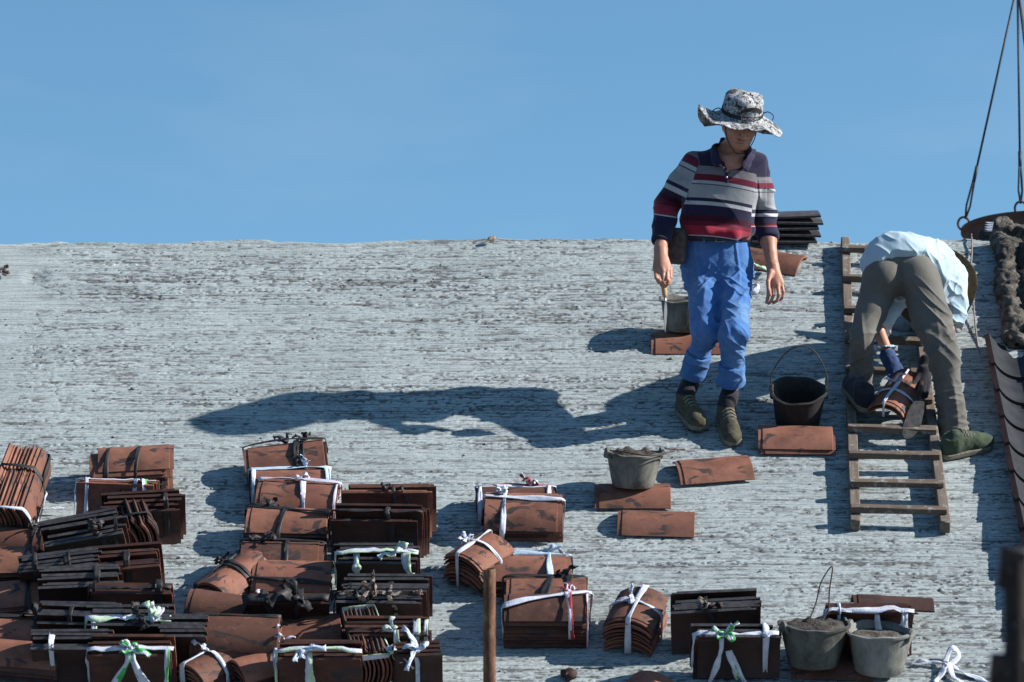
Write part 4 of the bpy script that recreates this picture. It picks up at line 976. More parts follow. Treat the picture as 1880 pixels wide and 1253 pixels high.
def strings():
    rnd = random.Random(8)
    for pts, lab in (((( 92, 897), (112, 894), (134, 893), (158, 892)), 'thin white string stretched between the two left piles, upper one'), (((80, 946), (98, 944), (118, 944)), 'thin white string lying below the upper one between the two left piles')):
        mb = MB(); q = catmull([rp(*roof_uv(*p), 0.03) for p in pts], 6); ribbon(mb, q, [UN] * len(q), 0.012, rnd, th=0.001, twist=0.3)
        tag(obj('string', mb.mesh('string'), CM['white']), lab, 'string')
strings()
# ------------------------------------------------------------------ implicit modelling: one continuous surface per body or garment
class Vol:
    def __init__(s, lo, hi, h):
        s.h = h; s.lo = np.array(lo, np.float64); n = [int(math.ceil((hi[i] - lo[i]) / h)) + 1 for i in range(3)]
        s.ax = [s.lo[i] + h * np.arange(n[i]) for i in range(3)]
        s.F = np.full(n, 1.0, np.float32)
    def apply(s, lo, hi, fn, k=0.0, op='u'):
        m = k + 3 * s.h; sl = []
        for i in range(3):
            a = int(np.searchsorted(s.ax[i], lo[i] - m)); b = int(np.searchsorted(s.ax[i], hi[i] + m))
            if b <= a: return
            sl.append(slice(a, b))
        x = s.ax[0][sl[0]][:, None, None]; y = s.ax[1][sl[1]][None, :, None]; z = s.ax[2][sl[2]][None, None, :]
        d = np.broadcast_to(fn(x, y, z), s.F[tuple(sl)].shape).astype(np.float32); A = s.F[tuple(sl)]
        if op == 'u':
            if k > 0:
                h = np.clip(0.5 + 0.5 * (A - d) / k, 0, 1); A = A * (1 - h) + d * h - k * h * (1 - h)
            else: A = np.minimum(A, d)
        elif op == 's':
            if k > 0:
                h = np.clip(0.5 - 0.5 * (A + d) / k, 0, 1); A = A * (1 - h) - d * h + k * h * (1 - h)
            else: A = np.maximum(A, -d)
        s.F[tuple(sl)] = A
    def cone(s, a, b, ra, rb, k=0.0, sq=None, flat=False, op='u'):
        a = np.array(a[:], float); b = np.array(b[:], float); ab = b - a; L2 = max((ab ** 2).sum(), 1e-9); L = math.sqrt(L2); dr = ab / L
        if sq is not None:
            sd = np.array(sq[0][:], float); sd /= np.linalg.norm(sd); sf = 1 / sq[1] - 1; mn = min(1.0, sq[1])
        def fn(x, y, z):
            px, py, pz = x - a[0], y - a[1], z - a[2]
            t = np.clip((px * ab[0] + py * ab[1] + pz * ab[2]) / L2, 0, 1)
            qx, qy, qz = px - t * ab[0], py - t * ab[1], pz - t * ab[2]
            if sq is not None:
                e = (qx * sd[0] + qy * sd[1] + qz * sd[2]) * sf
                qx, qy, qz = qx + e * sd[0], qy + e * sd[1], qz + e * sd[2]
            d = np.sqrt(qx * qx + qy * qy + qz * qz) - (ra + (rb - ra) * t)
            if sq is not None: d = d * mn
            if flat: d = np.maximum(d, (px - ab[0]) * dr[0] + (py - ab[1]) * dr[1] + (pz - ab[2]) * dr[2])
            return d
        f = max(1.0, sq[1]) if sq is not None else 1.0
        r = max(ra, rb) * f
        s.apply(np.minimum(a, b) - r, np.maximum(a, b) + r, fn, k, op)
    def chain(s, pts, rs, k=0.0, sq=None, flat=False, op='u'):
        for i in range(len(pts) - 1): s.cone(pts[i], pts[i + 1], rs[i], rs[i + 1], k if i == 0 else max(k * 0.6, 0.004), sq, flat and i == len(pts) - 2, op)
    def ell(s, c, r, M=None, k=0.0, op='u'):
        c = np.array(c[:], float); r = np.array(r, float); Mi = np.array(M.transposed() if M is not None else Matrix.Identity(3))
        def fn(x, y, z):
            px, py, pz = x - c[0], y - c[1], z - c[2]
            qx = (Mi[0][0] * px + Mi[0][1] * py + Mi[0][2] * pz) / r[0]; qy = (Mi[1][0] * px + Mi[1][1] * py + Mi[1][2] * pz) / r[1]; qz = (Mi[2][0] * px + Mi[2][1] * py + Mi[2][2] * pz) / r[2]
            return (np.sqrt(qx * qx + qy * qy + qz * qz) - 1) * r.min()
        R_ = r.max(); s.apply(c - R_, c + R_, fn, k, op)
    def loft(s, secs, k=0.0, pw=2.4, op='u'):
        """secs: (cx, cy, z, a, b) rings stacked in z"""
        S = np.array(sorted(secs, key=lambda q: q[2]), float)
        def fn(x, y, z):
            cx, cy, a, b = (np.interp(z, S[:, 2], S[:, i]) for i in (0, 1, 3, 4))
            q = (np.abs((x - cx) / a) ** pw + np.abs((y - cy) / b) ** pw) ** (1 / pw)
            d = (q - 1) * np.minimum(a, b)
            return np.maximum(d, np.maximum(z - S[-1, 2], S[0, 2] - z))
        lo = (S[:, 0] - S[:, 3]).min(), (S[:, 1] - S[:, 4]).min(), S[0, 2]; hi = (S[:, 0] + S[:, 3]).max(), (S[:, 1] + S[:, 4]).max(), S[-1, 2]
        s.apply(np.array(lo), np.array(hi), fn, k, op)
    def mesh(s, name, disp=None, smooth_it=1):
        F = s.F; sg = F < 0; nx, ny, nz = F.shape
        c = [(i, j, k) for i in (0, 1) for j in (0, 1) for k in (0, 1)]
        cut = lambda A, o: A[o[0]:nx - 1 + o[0], o[1]:ny - 1 + o[1], o[2]:nz - 1 + o[2]]
        cnt = np.zeros((nx - 1, ny - 1, nz - 1), np.int8)
        for o in c: cnt += cut(sg, o)
        mask = (cnt > 0) & (cnt < 8); I = np.argwhere(mask); idx = np.full(mask.shape, -1, np.int64); idx[mask] = np.arange(len(I))
        acc = np.zeros((len(I), 3)); num = np.zeros(len(I))
        vals = {o: F[I[:, 0] + o[0], I[:, 1] + o[1], I[:, 2] + o[2]].astype(np.float64) for o in c}
        for a in c:
            for ax in range(3):
                if a[ax] == 0:
                    b = list(a); b[ax] = 1; b = tuple(b); fa, fb = vals[a], vals[b]; m = (fa < 0) != (fb < 0)
                    t = np.where(m, fa / np.where(m, fa - fb, 1), 0); p = np.array(a, float)[None, :].repeat(len(I), 0); p[:, ax] += t
                    acc[m] += p[m]; num[m] += 1
        V = (I + acc / num[:, None]) * s.h + s.lo
        quads = []
        for ax in range(3):
            o1, o2 = [(1, 2), (2, 0), (0, 1)][ax]
            A = [slice(None)] * 3; Bs = [slice(None)] * 3; A[ax] = slice(0, -1); Bs[ax] = slice(1, None)
            ch = sg[tuple(A)] != sg[tuple(Bs)]; E = np.argwhere(ch); E = E[(E[:, o1] > 0) & (E[:, o2] > 0) & (E[:, o1] < F.shape[o1] - 1) & (E[:, o2] < F.shape[o2] - 1)]
            first = sg[E[:, 0], E[:, 1], E[:, 2]]
            def cell(d1, d2):
                q = E.copy(); q[:, o1] += d1; q[:, o2] += d2; return idx[q[:, 0], q[:, 1], q[:, 2]]
            Q = np.stack([cell(-1, -1), cell(0, -1), cell(0, 0), cell(-1, 0)], 1)
            Q[~first] = Q[~first][:, ::-1]; quads.append(Q)
        Q = np.concatenate(quads); Q = Q[(Q >= 0).all(1)]
        if smooth_it:       # a light Laplacian pass takes off the grid's stepping
            e = np.concatenate([Q[:, [0, 1]], Q[:, [1, 2]], Q[:, [2, 3]], Q[:, [3, 0]]]); 
            for _ in range(smooth_it):
                S = np.zeros_like(V); n = np.zeros(len(V)); np.add.at(S, e[:, 0], V[e[:, 1]]); np.add.at(S, e[:, 1], V[e[:, 0]]); np.add.at(n, e[:, 0], 1); np.add.at(n, e[:, 1], 1)
                V = V * 0.5 + 0.5 * S / np.maximum(n, 1)[:, None]
        if disp is not None:
            a = V[Q[:, 2]] - V[Q[:, 0]]; b = V[Q[:, 3]] - V[Q[:, 1]]; fn = np.cross(a, b); N = np.zeros_like(V)
            for i in range(4): np.add.at(N, Q[:, i], fn)
            N /= np.maximum(np.linalg.norm(N, axis=1), 1e-12)[:, None]
            V = V + N * disp(V, N)[:, None]
        return mesh_np(name, V, Q)

def ridged(P, M3, f, seed):
    """fold lines: P in metres, M3 rows = directions, f = frequency along each"""
    q = np.stack([(P @ np.array(M3[i], float)) * f[i] for i in range(3)], 1)
    n = noise3(q, 1.0, seed)
    return (1 - np.abs(2 * n - 1)) ** 2

def project(V):
    return 940 + F_PX * V[:, 0] / V[:, 1], 626.5 - F_PX * V[:, 2] / V[:, 1]

def hframe(fwd, up):
    f = Vector(fwd).normalized(); u = Vector(up); u = (u - f * u.dot(f)).normalized(); r = f.cross(u)   # columns: right, forward, up
    return Matrix(((r.x, f.x, u.x), (r.y, f.y, u.y), (r.z, f.z, u.z)))

def shoe(root, ankle_ground, fwd, up, mats, high=True, lace=True, scale=1.0, label=None):
    """ankle_ground: point of the sole under the ankle; fwd/up: the foot's own directions"""
    Mh = hframe(fwd, up); o = Vector(ankle_ground); s = scale
    P = lambda x, y, z: o + Mh @ Vector((x * s, y * s, z * s))
    rt = Mh @ Vector((1, 0, 0)); upv = Mh @ Vector((0, 0, 1))
    v = Vol(np.array(o[:]) - 0.33, np.array(o[:]) + 0.33, 0.005)
    v.chain([P(0, -0.045, 0.042), P(0, 0.04, 0.045), P(0.004, 0.11, 0.040)], [0.040 * s, 0.043 * s, 0.043 * s], 0.0)
    v.ell(P(0.004, 0.145, 0.036), (0.047 * s, 0.060 * s, 0.034 * s), Mh, 0.02)
    v.cone(P(0, 0.0, 0.085), P(0, 0.10, 0.055), 0.040 * s, 0.034 * s, 0.02)
    v.cone(P(0, -0.012, 0.05), P(0, -0.018, 0.120 if high else 0.10), 0.043 * s, 0.046 * s, 0.02, None, True)
    # flat sole plane
    fl = lambda x, y, z: -((x - o.x) * upv.x + (y - o.y) * upv.y + (z - o.z) * upv.z - 0.012 * s)
    v.apply(np.array(o[:]) - 0.3, np.array(o[:]) + 0.3, lambda x, y, z: -fl(x, y, z), 0, 's')
    sh = obj('shoe', v.mesh('shoe', lambda V, N: 0.004 * (noise3(V, 30, 5) - 0.5) + 0.003 * (noise3(V, 70, 6) - 0.5)), mats[0], root)
    v = Vol(np.array(o[:]) - 0.3, np.array(o[:]) + 0.3, 0.004)
    a, b = P(0, -0.040, 0), P(0.004, 0.145, 0)
    def fn(x, y, z):
        px, py, pz = x - a.x, y - a.y, z - a.z; h = px * upv.x + py * upv.y + pz * upv.z
        px, py, pz = px - h * upv.x, py - h * upv.y, pz - h * upv.z; ab = b - a
        t = np.clip((px * ab.x + py * ab.y + pz * ab.z) / ab.length_squared, 0, 1)
        d = np.sqrt((px - t * ab.x) ** 2 + (py - t * ab.y) ** 2 + (pz - t * ab.z) ** 2) - (0.046 + 0.006 * t) * s
        return np.maximum(d, np.abs(h - 0.013 * s) - 0.013 * s)
    v.apply(np.array(o[:]) - 0.28, np.array(o[:]) + 0.28, fn)
    so = obj('sole', v.mesh('sole'), mats[1], sh)
    if lace:
        mb = MB()
        for k in range(5):
            f = k / 4.0; y = 0.03 + 0.075 * f; z = 0.118 - 0.036 * f
            mb.tube([P(-0.030, y - 0.004, z - 0.014), P(-0.012, y, z + 0.002), P(0.014, y + 0.006, z + 0.001), P(0.031, y + 0.004, z - 0.015)], 0.0032, 5)
            mb.tube([P(0.030, y - 0.004, z - 0.014), P(0.012, y, z + 0.003), P(-0.014, y + 0.006, z + 0.002), P(-0.031, y + 0.004, z - 0.015)], 0.0028, 5)
        obj('lace', mb.mesh('lace'), mats[2], sh)
    return sh

def grow_hand(v, wrist, knuckles, fingers, thumb, r=0.0085, pr=0.024):
    """palm between the wrist and the four knuckles, then each finger's own chain of joints"""
    w = Vector(wrist)
    for kx in knuckles:
        v.cone(w + (Vector(kx) - w) * 0.1, kx, pr, 0.0135, 0.012)
    for i, ch in enumerate(fingers):
        n = len(ch); v.chain([Vector(p) for p in ch], [r * (1.12 - 0.1 * j) * (0.88 if i == 3 else 1.0) for j in range(n)], 0.003)
    v.chain([Vector(p) for p in thumb], [0.015] + [0.0105 - 0.0008 * j for j in range(len(thumb) - 1)], 0.008)
# ------------------------------------------------------------------ garments and skin
def skin_mat():
    m = Mat('tanned_skin', (0.27, 0.13, 0.085), 0.5, 0.4); v = m.coords('Object')
    m.color(m.ramp(m.noise(v, 18, 5, 0.6), [(0.3, (0.36, 0.16, 0.10)), (0.7, (0.48, 0.235, 0.155))]))
    m.b.inputs['Subsurface Weight'].default_value = 0.08; m.b.inputs['Subsurface Radius'].default_value = (0.01, 0.004, 0.002)
    m.bump(m.noise(v, 120, 4, 0.6), 0.2, 0.003); return m.m
M_SKIN = skin_mat()
def fabric(name, c0, c1, scale=7, rough=0.9, weave=420, bump=0.25, sheen=0.1, stops=None):
    m = Mat(name, c0, rough, 0.15); v = m.coords('Object')
    f = m.noise(v, scale, 6, 0.6); m.color(m.ramp(f, stops or [(0.32, c0), (0.68, c1)]))
    hgt = m.math('ADD', m.noise(v, weave, 2, 0.5), m.math('MULTIPLY', m.noise(v, 45, 5, 0.6), 2.2))
    m.b.inputs['Sheen Weight'].default_value = sheen
    m.bump(hgt, bump, 0.004); return m.m
M_BLUE = fabric('blue_work_cotton', (0.045, 0.15, 0.44), (0.13, 0.27, 0.56), 8, bump=0.4, stops=[(0.25, (0.034, 0.105, 0.31)), (0.5, (0.066, 0.165, 0.38)), (0.72, (0.125, 0.235, 0.41))])
M_OLIVE = fabric('olive_grey_cotton', (0.105, 0.099, 0.086), (0.152, 0.143, 0.125), 6)
M_PALEB = fabric('pale_blue_cotton', (0.35, 0.47, 0.55), (0.42, 0.53, 0.59), 5)
M_SOCK_SHOE = fabric('black_sock', (0.015, 0.014, 0.02), (0.03, 0.03, 0.035), 30)
M_CANVAS = fabric('olive_canvas', (0.050, 0.044, 0.028), (0.095, 0.085, 0.055), 25)
M_SOLE = simple('worn_rubber_sole', (0.13, 0.12, 0.085), (0.21, 0.20, 0.15), 30, 0.85, 0.2)
M_LACE = simple('dirty_lace', (0.16, 0.15, 0.11), (0.24, 0.22, 0.17), 30, 0.9, 0.1, bump=0)
M_LEATHER = simple('brown_leather', (0.045, 0.032, 0.030), (0.095, 0.07, 0.062), 28, 0.55, 0.4, bump=0.4)
M_BELT = simple('dark_belt_leather', (0.014, 0.010, 0.010), (0.035, 0.022, 0.018), 40, 0.5, 0.4)
M_STEEL = simple('worn_steel', (0.32, 0.32, 0.34), (0.45, 0.45, 0.46), 40, 0.38, 0.5, 0.8, bump=0.2)
M_HANDLE = simple('pale_handle_wood', (0.42, 0.26, 0.13), (0.55, 0.36, 0.19), 30, 0.7, 0.3)
M_HAIR = simple('black_hair', (0.010, 0.009, 0.009), (0.02, 0.018, 0.017), 90, 0.6, 0.4)
M_EYE = simple('dark_eye', (0.02, 0.015, 0.012), (0.03, 0.02, 0.018), 50, 0.2, 0.5, bump=0)
def shirt_stripe_mat():
    m = Mat('striped_jersey', (0.1, 0.1, 0.1), 0.92, 0.12); v = m.coords('Object')
    a = m.n('ShaderNodeAttribute', attribute_name='stripe')
    navy = (0.020, 0.018, 0.045); taupe = (0.17, 0.155, 0.168); mar = (0.13, 0.012, 0.03); pale = (0.37, 0.38, 0.39); grey = (0.29, 0.295, 0.305); white = (0.42, 0.43, 0.45); red = (0.29, 0.018, 0.04); ln = (0.06, 0.055, 0.09)
    st = [(290, navy), (302, taupe), (317, mar), (328, ln), (329.3, pale), (335, ln), (336.6, grey), (361, navy), (367, white), (374, navy), (393, (0.05, 0.007, 0.018)), (404, (0.12, 0.010, 0.026)), (412, red), (429.5, white), (431.5, navy)]
    c = m.ramp(a.outputs['Fac'], [((s - 290) / 160.0, k) for s, k in st], 'CONSTANT')
    var = m.ramp(m.noise(v, 14, 5, 0.6), [(0.3, 0.8), (0.7, 1.08)]); c = m.mix(1.0, c, var, 'MULTIPLY'); m.color(c)
    m.b.inputs['Sheen Weight'].default_value = 0.15
    m.bump(m.math('ADD', m.noise(v, 380, 2), m.math('MULTIPLY', m.noise(v, 40, 5, 0.6), 2.0)), 0.25, 0.004); return m.m
M_STRIPE = shirt_stripe_mat()
M_NAVY = fabric('navy_jersey', (0.018, 0.016, 0.04), (0.03, 0.027, 0.06), 20)
def camo_mat():
    m = Mat('camouflage_cotton', (0.5, 0.5, 0.5), 0.9, 0.15); v = m.coords('Object'); 
    n1 = m.noise(v, 26, 3, 0.6, 0.7); n2 = m.noise(m.coords('Object', (1, 1, 1.0)), 47, 3, 0.6, 0.8)
    c = m.ramp(n1, [(0.0, (0.10, 0.095, 0.10)), (0.40, (0.19, 0.19, 0.19)), (0.47, (0.42, 0.43, 0.44)), (0.545, (0.27, 0.27, 0.26)), (0.62, (0.17, 0.17, 0.165))], 'CONSTANT')
    d = m.ramp(n2, [(0.0, 1.0), (0.42, 0.0)], 'CONSTANT'); m.color(m.mix(d, c, (0.045, 0.038, 0.04))); m.bump(m.noise(v, 300, 3), 0.3, 0.003); return m.m
M_CAMO = camo_mat()

# ------------------------------------------------------------------ the walking man
def man_walking():
    P = at
    u0, v0 = roof_uv(1300, 790)
    root = empty('person', rp(u0, v0), 'man walking down the roof in camouflage sun hat, striped shirt and blue trousers', 'person')
    zp = lambda py, Y=20.1: -(py - 626.5) / F_PX * Y
    xp = lambda px, Y=20.1: (px - 940) / F_PX * Y
    shL, elL, wrL = P(1272, 297, 20.12), P(1226, 372, 20.20), P(1213, 456, 20.02)          # image left arm
    shR, elR, wrR = P(1391, 302, 20.10), P(1402, 388, 20.24), P(1418, 486, 20.10)
    hipL, knL, anL = P(1288, 488, 20.22), P(1297, 604, 19.98), P(1263, 718, 20.17)
    hipR, knR, anR = P(1350, 488, 20.22), P(1348, 612, 19.88), P(1340, 735, 20.06)
    torso = [(440, 1319, .150, .105, 20.18), (420, 1317, .166, .122, 20.15), (400, 1317, .170, .125, 20.14), (370, 1321, .172, .122, 20.12), (340, 1326, .180, .122, 20.11), (315, 1330, .182, .112, 20.10), (296, 1333, .168, .098, 20.10), (281, 1336, .130, .080, 20.10), (270, 1339, .080, .066, 20.09), (262, 1341, .058, .056, 20.08)]
    secs = lambda g: [(xp(px), Y, zp(py), a + g, b + g) for py, px, a, b, Y in torso]
    lo, hi = (0.55, 19.45, -0.75), (1.5, 20.55, 1.25)
    # ---- head frame
    hc = P(1361, 221, 19.97); HM = hframe((0.10, -0.90, -0.38), (0.14, -0.35, 0.93))
    Hd = lambda x, y, z: hc + HM @ Vector((x, y, z))
    # ---- body
    v = Vol((0.60, 19.6, -0.62), (1.42, 20.5, 1.22), 0.0042)
    v.loft(secs(-0.016), 0.0)
    v.cone(P(1344, 285, 20.08), Hd(0, -0.03, -0.06), 0.054, 0.052, 0.02)
    v.ell(P(1338, 300, 20.03), (0.07, 0.05, 0.05), None, 0.03)
    # collar bones
    v.cone(P(1337, 290, 19.995), P(1365, 284, 20.02), 0.012, 0.010, 0.014); v.cone(P(1330, 290, 19.995), P(1315, 284, 20.02), 0.012, 0.010, 0.014)
    v.ell(Hd(0, -0.012, 0.02), (0.076, 0.096, 0.10), HM, 0.0)                 # skull
    v.ell(Hd(0, 0.028, -0.055), (0.060, 0.062, 0.068), HM, 0.03)              # face
    v.ell(Hd(0, 0.052, -0.108), (0.034, 0.030, 0.024), HM, 0.025)             # chin
    for sx in (-1, 1):
        v.cone(Hd(sx * 0.056, 0.0, -0.06), Hd(sx * 0.026, 0.058, -0.105), 0.020, 0.016, 0.02)     # jaw
        v.ell(Hd(sx * 0.044, 0.062, -0.040), (0.022, 0.018, 0.018), HM, 0.015)                    # cheekbone
        v.ell(Hd(sx * 0.031, 0.090, -0.012), (0.017, 0.014, 0.010), HM, 0.008, 's')              # eye socket
        v.cone(Hd(sx * 0.014, 0.086, 0.008), Hd(sx * 0.048, 0.076, 0.006), 0.009, 0.007, 0.01)   # brow
        v.ell(Hd(sx * 0.078, -0.008, -0.030), (0.009, 0.022, 0.034), HM, 0.006)                  # ear
        v.ell(Hd(sx * 0.013, 0.103, -0.050), (0.010, 0.011, 0.009), HM, 0.006)                   # nostril wing
    v.chain([Hd(0, 0.088, 0.0), Hd(0, 0.106, -0.030), Hd(0, 0.115, -0.048)], [0.009, 0.011, 0.013], 0.008)     # nose
    v.ell(Hd(0, 0.092, -0.072), (0.026, 0.014, 0.007), HM, 0.006); v.ell(Hd(0, 0.088, -0.090), (0.022, 0.014, 0.009), HM, 0.006)   # lips
    v.ell(Hd(0.0, 0.104, -0.0805), (0.021, 0.014, 0.0042), HM, 0.002, 's')                                     # mouth line
    # arms
    v.chain([shL, elL, wrL], [0.050, 0.043, 0.031], 0.02); v.chain([shR, elR, wrR], [0.050, 0.043, 0.030], 0.02)
    v.cone(elL + (wrL - elL) * 0.15, elL + (wrL - elL) * 0.55, 0.045, 0.040, 0.02); v.cone(elR + (wrR - elR) * 0.15, elR + (wrR - elR) * 0.55, 0.045, 0.038, 0.02)
    # hand closed on the trowel handle (image left)
    K = [P(1203, 494, 19.965), P(1209, 497, 19.945), P(1217, 498, 19.935), P(1225, 496, 19.945)]
    Fg = []
    for i, k in enumerate(K):
        x = (1207, 1213, 1220, 1227)[i]; lo_ = (516, 522, 524, 519)[i]
        Fg.append([k, P(x - 2, (k.z and lo_) - 6, 19.915), P(x + 2, lo_ + 2, 19.935), P(x + 4, lo_ - 3, 19.975), P(x + 2, lo_ - 14, 19.985)])
    grow_hand(v, wrL, K, Fg, [P(1222, 476, 19.98), P(1231, 494, 19.955), P(1231, 510, 19.935), P(1226, 522, 19.925)], 0.0092, 0.027)
    # open hand (image right)
    K = [P(1413, 520, 20.06), P(1420, 524, 20.045), P(1428, 524, 20.04), P(1435, 520, 20.05)]
    Fg = [[K[0], P(1411, 538, 20.035), P(1409, 549, 20.045), P(1407, 556, 20.06)], [K[1], P(1420, 542, 20.02), P(1416, 553, 20.03), P(1411, 558, 20.05)],
          [K[2], P(1430, 541, 20.015), P(1427, 552, 20.025), P(1420, 557, 20.045)], [K[3], P(1438, 536, 20.03), P(1437, 546, 20.035), P(1432, 552, 20.05)]]
    grow_hand(v, wrR, K, Fg, [P(1415, 500, 20.05), P(1410, 518, 20.02), P(1411, 532, 20.005), P(1414, 542, 20.0)], 0.0088, 0.025)
    # legs inside the trousers
    v.loft([(xp(1319), 20.2, zp(445), .13, .09), (xp(1319), 20.2, zp(505), .14, .09)], 0.02)
    v.chain([hipL, knL, anL], [0.066, 0.044, 0.036], 0.03); v.chain([hipR, knR, anR], [0.066, 0.044, 0.036], 0.03)
    body = obj('body', v.mesh('body', lambda V, N: 0.0015 * (noise3(V, 45, 3) - 0.5)), M_SKIN)
    body.parent = root; body.matrix_parent_inverse = root.matrix_world.inverted()
    def child(o): o.parent = root; o.matrix_parent_inverse = root.matrix_world.inverted(); return o
    for sx in (-1, 1):
        mb = MB(); mb.lathe([(0.001, -0.012), (0.009, -0.008), (0.012, 0), (0.009, 0.008), (0.001, 0.012)], 10, 0, True, True, Matrix.Translation(Hd(sx * 0.031, 0.074, -0.012)))
        child(obj('eye', mb.mesh('eye'), M_EYE))
    v = Vol(np.array(hc[:]) - 0.16, np.array(hc[:]) + 0.16, 0.005); v.ell(Hd(0, -0.024, 0.02), (0.081, 0.098, 0.10), HM)
    v.ell(Hd(0, 0.10, -0.05), (0.2, 0.085, 0.09), HM, 0.004, 's'); v.ell(Hd(0, -0.02, -0.13), (0.2, 0.2, 0.085), HM, 0.004, 's')
    child(obj('hair', v.mesh('hair'), M_HAIR))
    # ---- shirt
    v = Vol((0.62, 19.7, 0.40), (1.40, 20.5, 1.02), 0.0042)
    v.loft(secs(0.006), 0.0)
    cufL = elL + (wrL - elL) * 0.88; cufR = elR + (wrR - elR) * 0.52
    v.chain([shL, shL + (elL - shL) * 0.5, elL], [0.057, 0.060, 0.058], 0.05); v.chain([elL, elL + (cufL - elL) * 0.5, cufL], [0.058, 0.050, 0.043], 0.02, None, True)
    v.chain([shR, shR + (elR - shR) * 0.5, elR], [0.056, 0.058, 0.056], 0.05); v.chain([elR, cufR], [0.056, 0.049], 0.02, None, True)
    # blousing over the belt
    v.chain([P(1268, 424, 20.12), P(1300, 428, 20.03), P(1345, 430, 20.03), P(1376, 422, 20.12)], [0.028, 0.03, 0.032, 0.026], 0.03)
    # open neck: a V cut in the front
    def vcut(x, y, z):
        px = 940 + F_PX * x / 20.0; py = 626.5 - F_PX * z / 20.0
        c = 1336 + (py - 318) * -0.16; hw = np.clip((320 - py), 0, 60) * 0.50
        return np.maximum(np.abs(px - c) - hw, 0) / 385.0 - 0.001 * (hw > 0) + np.where(hw <= 0, 0.05, 0) + np.clip(y - 20.06, 0, 1)
    v.apply(np.array((0.9, 19.7, 0.78)), np.array((1.2, 20.07, 1.02)), vcut, 0, 's')
    v.cone(P(1342, 292, 20.09), P(1345, 245, 20.06), 0.064, 0.064, 0.0, None, False, 's')
    axL, axR = np.array((elL - shL).normalized()[:]), np.array((elR - shR).normalized()[:])
    def shirt_disp(V, N):
        px, py = project(V)
        d = 0.007 * ridged(V, [(0.5, 0, 0.86), (0.86, 0, -0.5), (0, 1, 0)], (9, 4, 3), 11) * np.clip((py - 300) / 60, 0.2, 1)
        d += 0.006 * ridged(V, [(-0.6, 0, 0.8), (0.8, 0, 0.6), (0, 1, 0)], (16, 5, 5), 12)
        d += 0.010 * ridged(V, [(-0.75, 0, 0.66), (0.66, 0, 0.75), (0, 1, 0)], (11, 3, 3), 13) * np.clip((py - 385) / 30, 0, 1) * (px > 1290)
        arm = ((px < 1262) | (px > 1392)) & (py > 330)
        d += 0.008 * ridged(V, [(0.3, 0, 0.95), (0.95, 0, -0.3), (0, 1, 0)], (24, 5, 6), 14) * arm
        return d - 0.008
    me = v.mesh('shirt', shirt_disp)
    n = len(me.vertices); co = np.empty(n * 3, np.float32); me.vertices.foreach_get('co', co); co = co.reshape(-1, 3).astype(float)
    px, py = project(co)
    st = py - 0.13 * (px - 1270) + 4 * np.cos((px - 1325) / 40.0) - 2
    armx = np.interp(py, [260, 300, 340, 380, 443], [1276, 1284, 1268, 1254, 1240])
    sl = px < armx
    arm_y = np.where(py < 372, 285 + 0.9 * (-0.435 * (px - 1268) + 0.9 * (py - 285)), py - 0.15 * (px - 1224))
    st = np.where(sl, np.interp(arm_y, [255, 268, 284, 298, 310, 337, 343, 352, 365, 395, 398, 443], [292, 302, 317, 328, 338, 361, 367, 374, 400, 429.5, 432, 450]), st)
    armr = np.interp(py, [270, 310, 350, 390, 440], [1402, 1391, 1385, 1380, 1378])
    st = np.where(px > armr, np.interp(py, [280, 325, 336, 347, 355, 385, 392, 398, 412, 416, 440], [285, 302, 317, 329, 338, 361, 367, 374, 396, 432, 450]), st)
    aa = me.attributes.new('stripe', 'FLOAT', 'POINT'); aa.data.foreach_set('value', np.clip((st - 290) / 160.0, 0, 1).astype(np.float32))
    sh = child(obj('shirt', me, M_STRIPE))
    def sub(o): o.parent = sh; o.matrix_parent_inverse = sh.matrix_world.inverted(); return o
    rnd = random.Random(5)
    for side in (0, 1):
        mb = MB()
        if side == 0: path = [P(1348, 266, 20.16), P(1326, 264, 20.13), P(1314, 272, 20.05), P(1313, 288, 19.985), P(1322, 304, 19.965)]
        else: path = [P(1348, 266, 20.16), P(1368, 268, 20.13), P(1377, 277, 20.06), P(1374, 294, 19.99), P(1364, 310, 19.965)]
        pts = catmull(path, 6); c = P(1344, 285, 20.08)
        nn = [((p - c) * 1.0 + Vector((0, -0.02, 0.03))) for p in pts]
        ribbon(mb, pts, nn, 0.046, rnd, (0, 0), 0.005, 0.06)
        sub(obj('collar', mb.mesh('collar'), M_NAVY))
    mb = MB(); pl = catmull([P(1326, 298, 19.962), P(1333, 316, 19.958), P(1334, 336, 19.965)], 6); ribbon(mb, pl, [Vector((0, -1, 0.1))] * len(pl), 0.016, rnd, (0, 0), 0.003, 0.03)
    sub(obj('placket', mb.mesh('placket'), M_NAVY))
    for px_, py_ in ((1329, 308), (1334, 326)):
        mb = MB(); mb.lathe([(0.0005, 0.003), (0.005, 0.002), (0.0055, 0)], 10, 0, True, True, Matrix.Translation(P(px_, py_, 19.952)) @ Matrix.Rotation(R(90), 4, 'X')); sub(obj('button', mb.mesh('button'), M_STEEL))
    # ---- trousers
    v = Vol((0.66, 19.6, -0.32), (1.36, 20.5, 0.55), 0.0042)
    v.loft([(xp(1319), 20.18, zp(436), .158, .112), (xp(1318), 20.18, zp(460), .172, .124), (xp(1318), 20.19, zp(490), .182, .130), (xp(1319), 20.20, zp(515), .170, .118)], 0.0, 2.3)
    cL = knL + (anL - knL) * 0.66; cR = knR + (anR - knR) * 0.64
    v.chain([hipL, hipL + (knL - hipL) * 0.5, knL, knL + (cL - knL) * 0.5, cL], [0.094, 0.082, 0.074, 0.050, 0.046], 0.020, None, True)
    v.chain([hipR, hipR + (knR - hipR) * 0.5, knR, knR + (cR - knR) * 0.5, cR], [0.092, 0.076, 0.067, 0.056, 0.052], 0.020, None, True)
    crotch = P(1322, 545, 20.2)
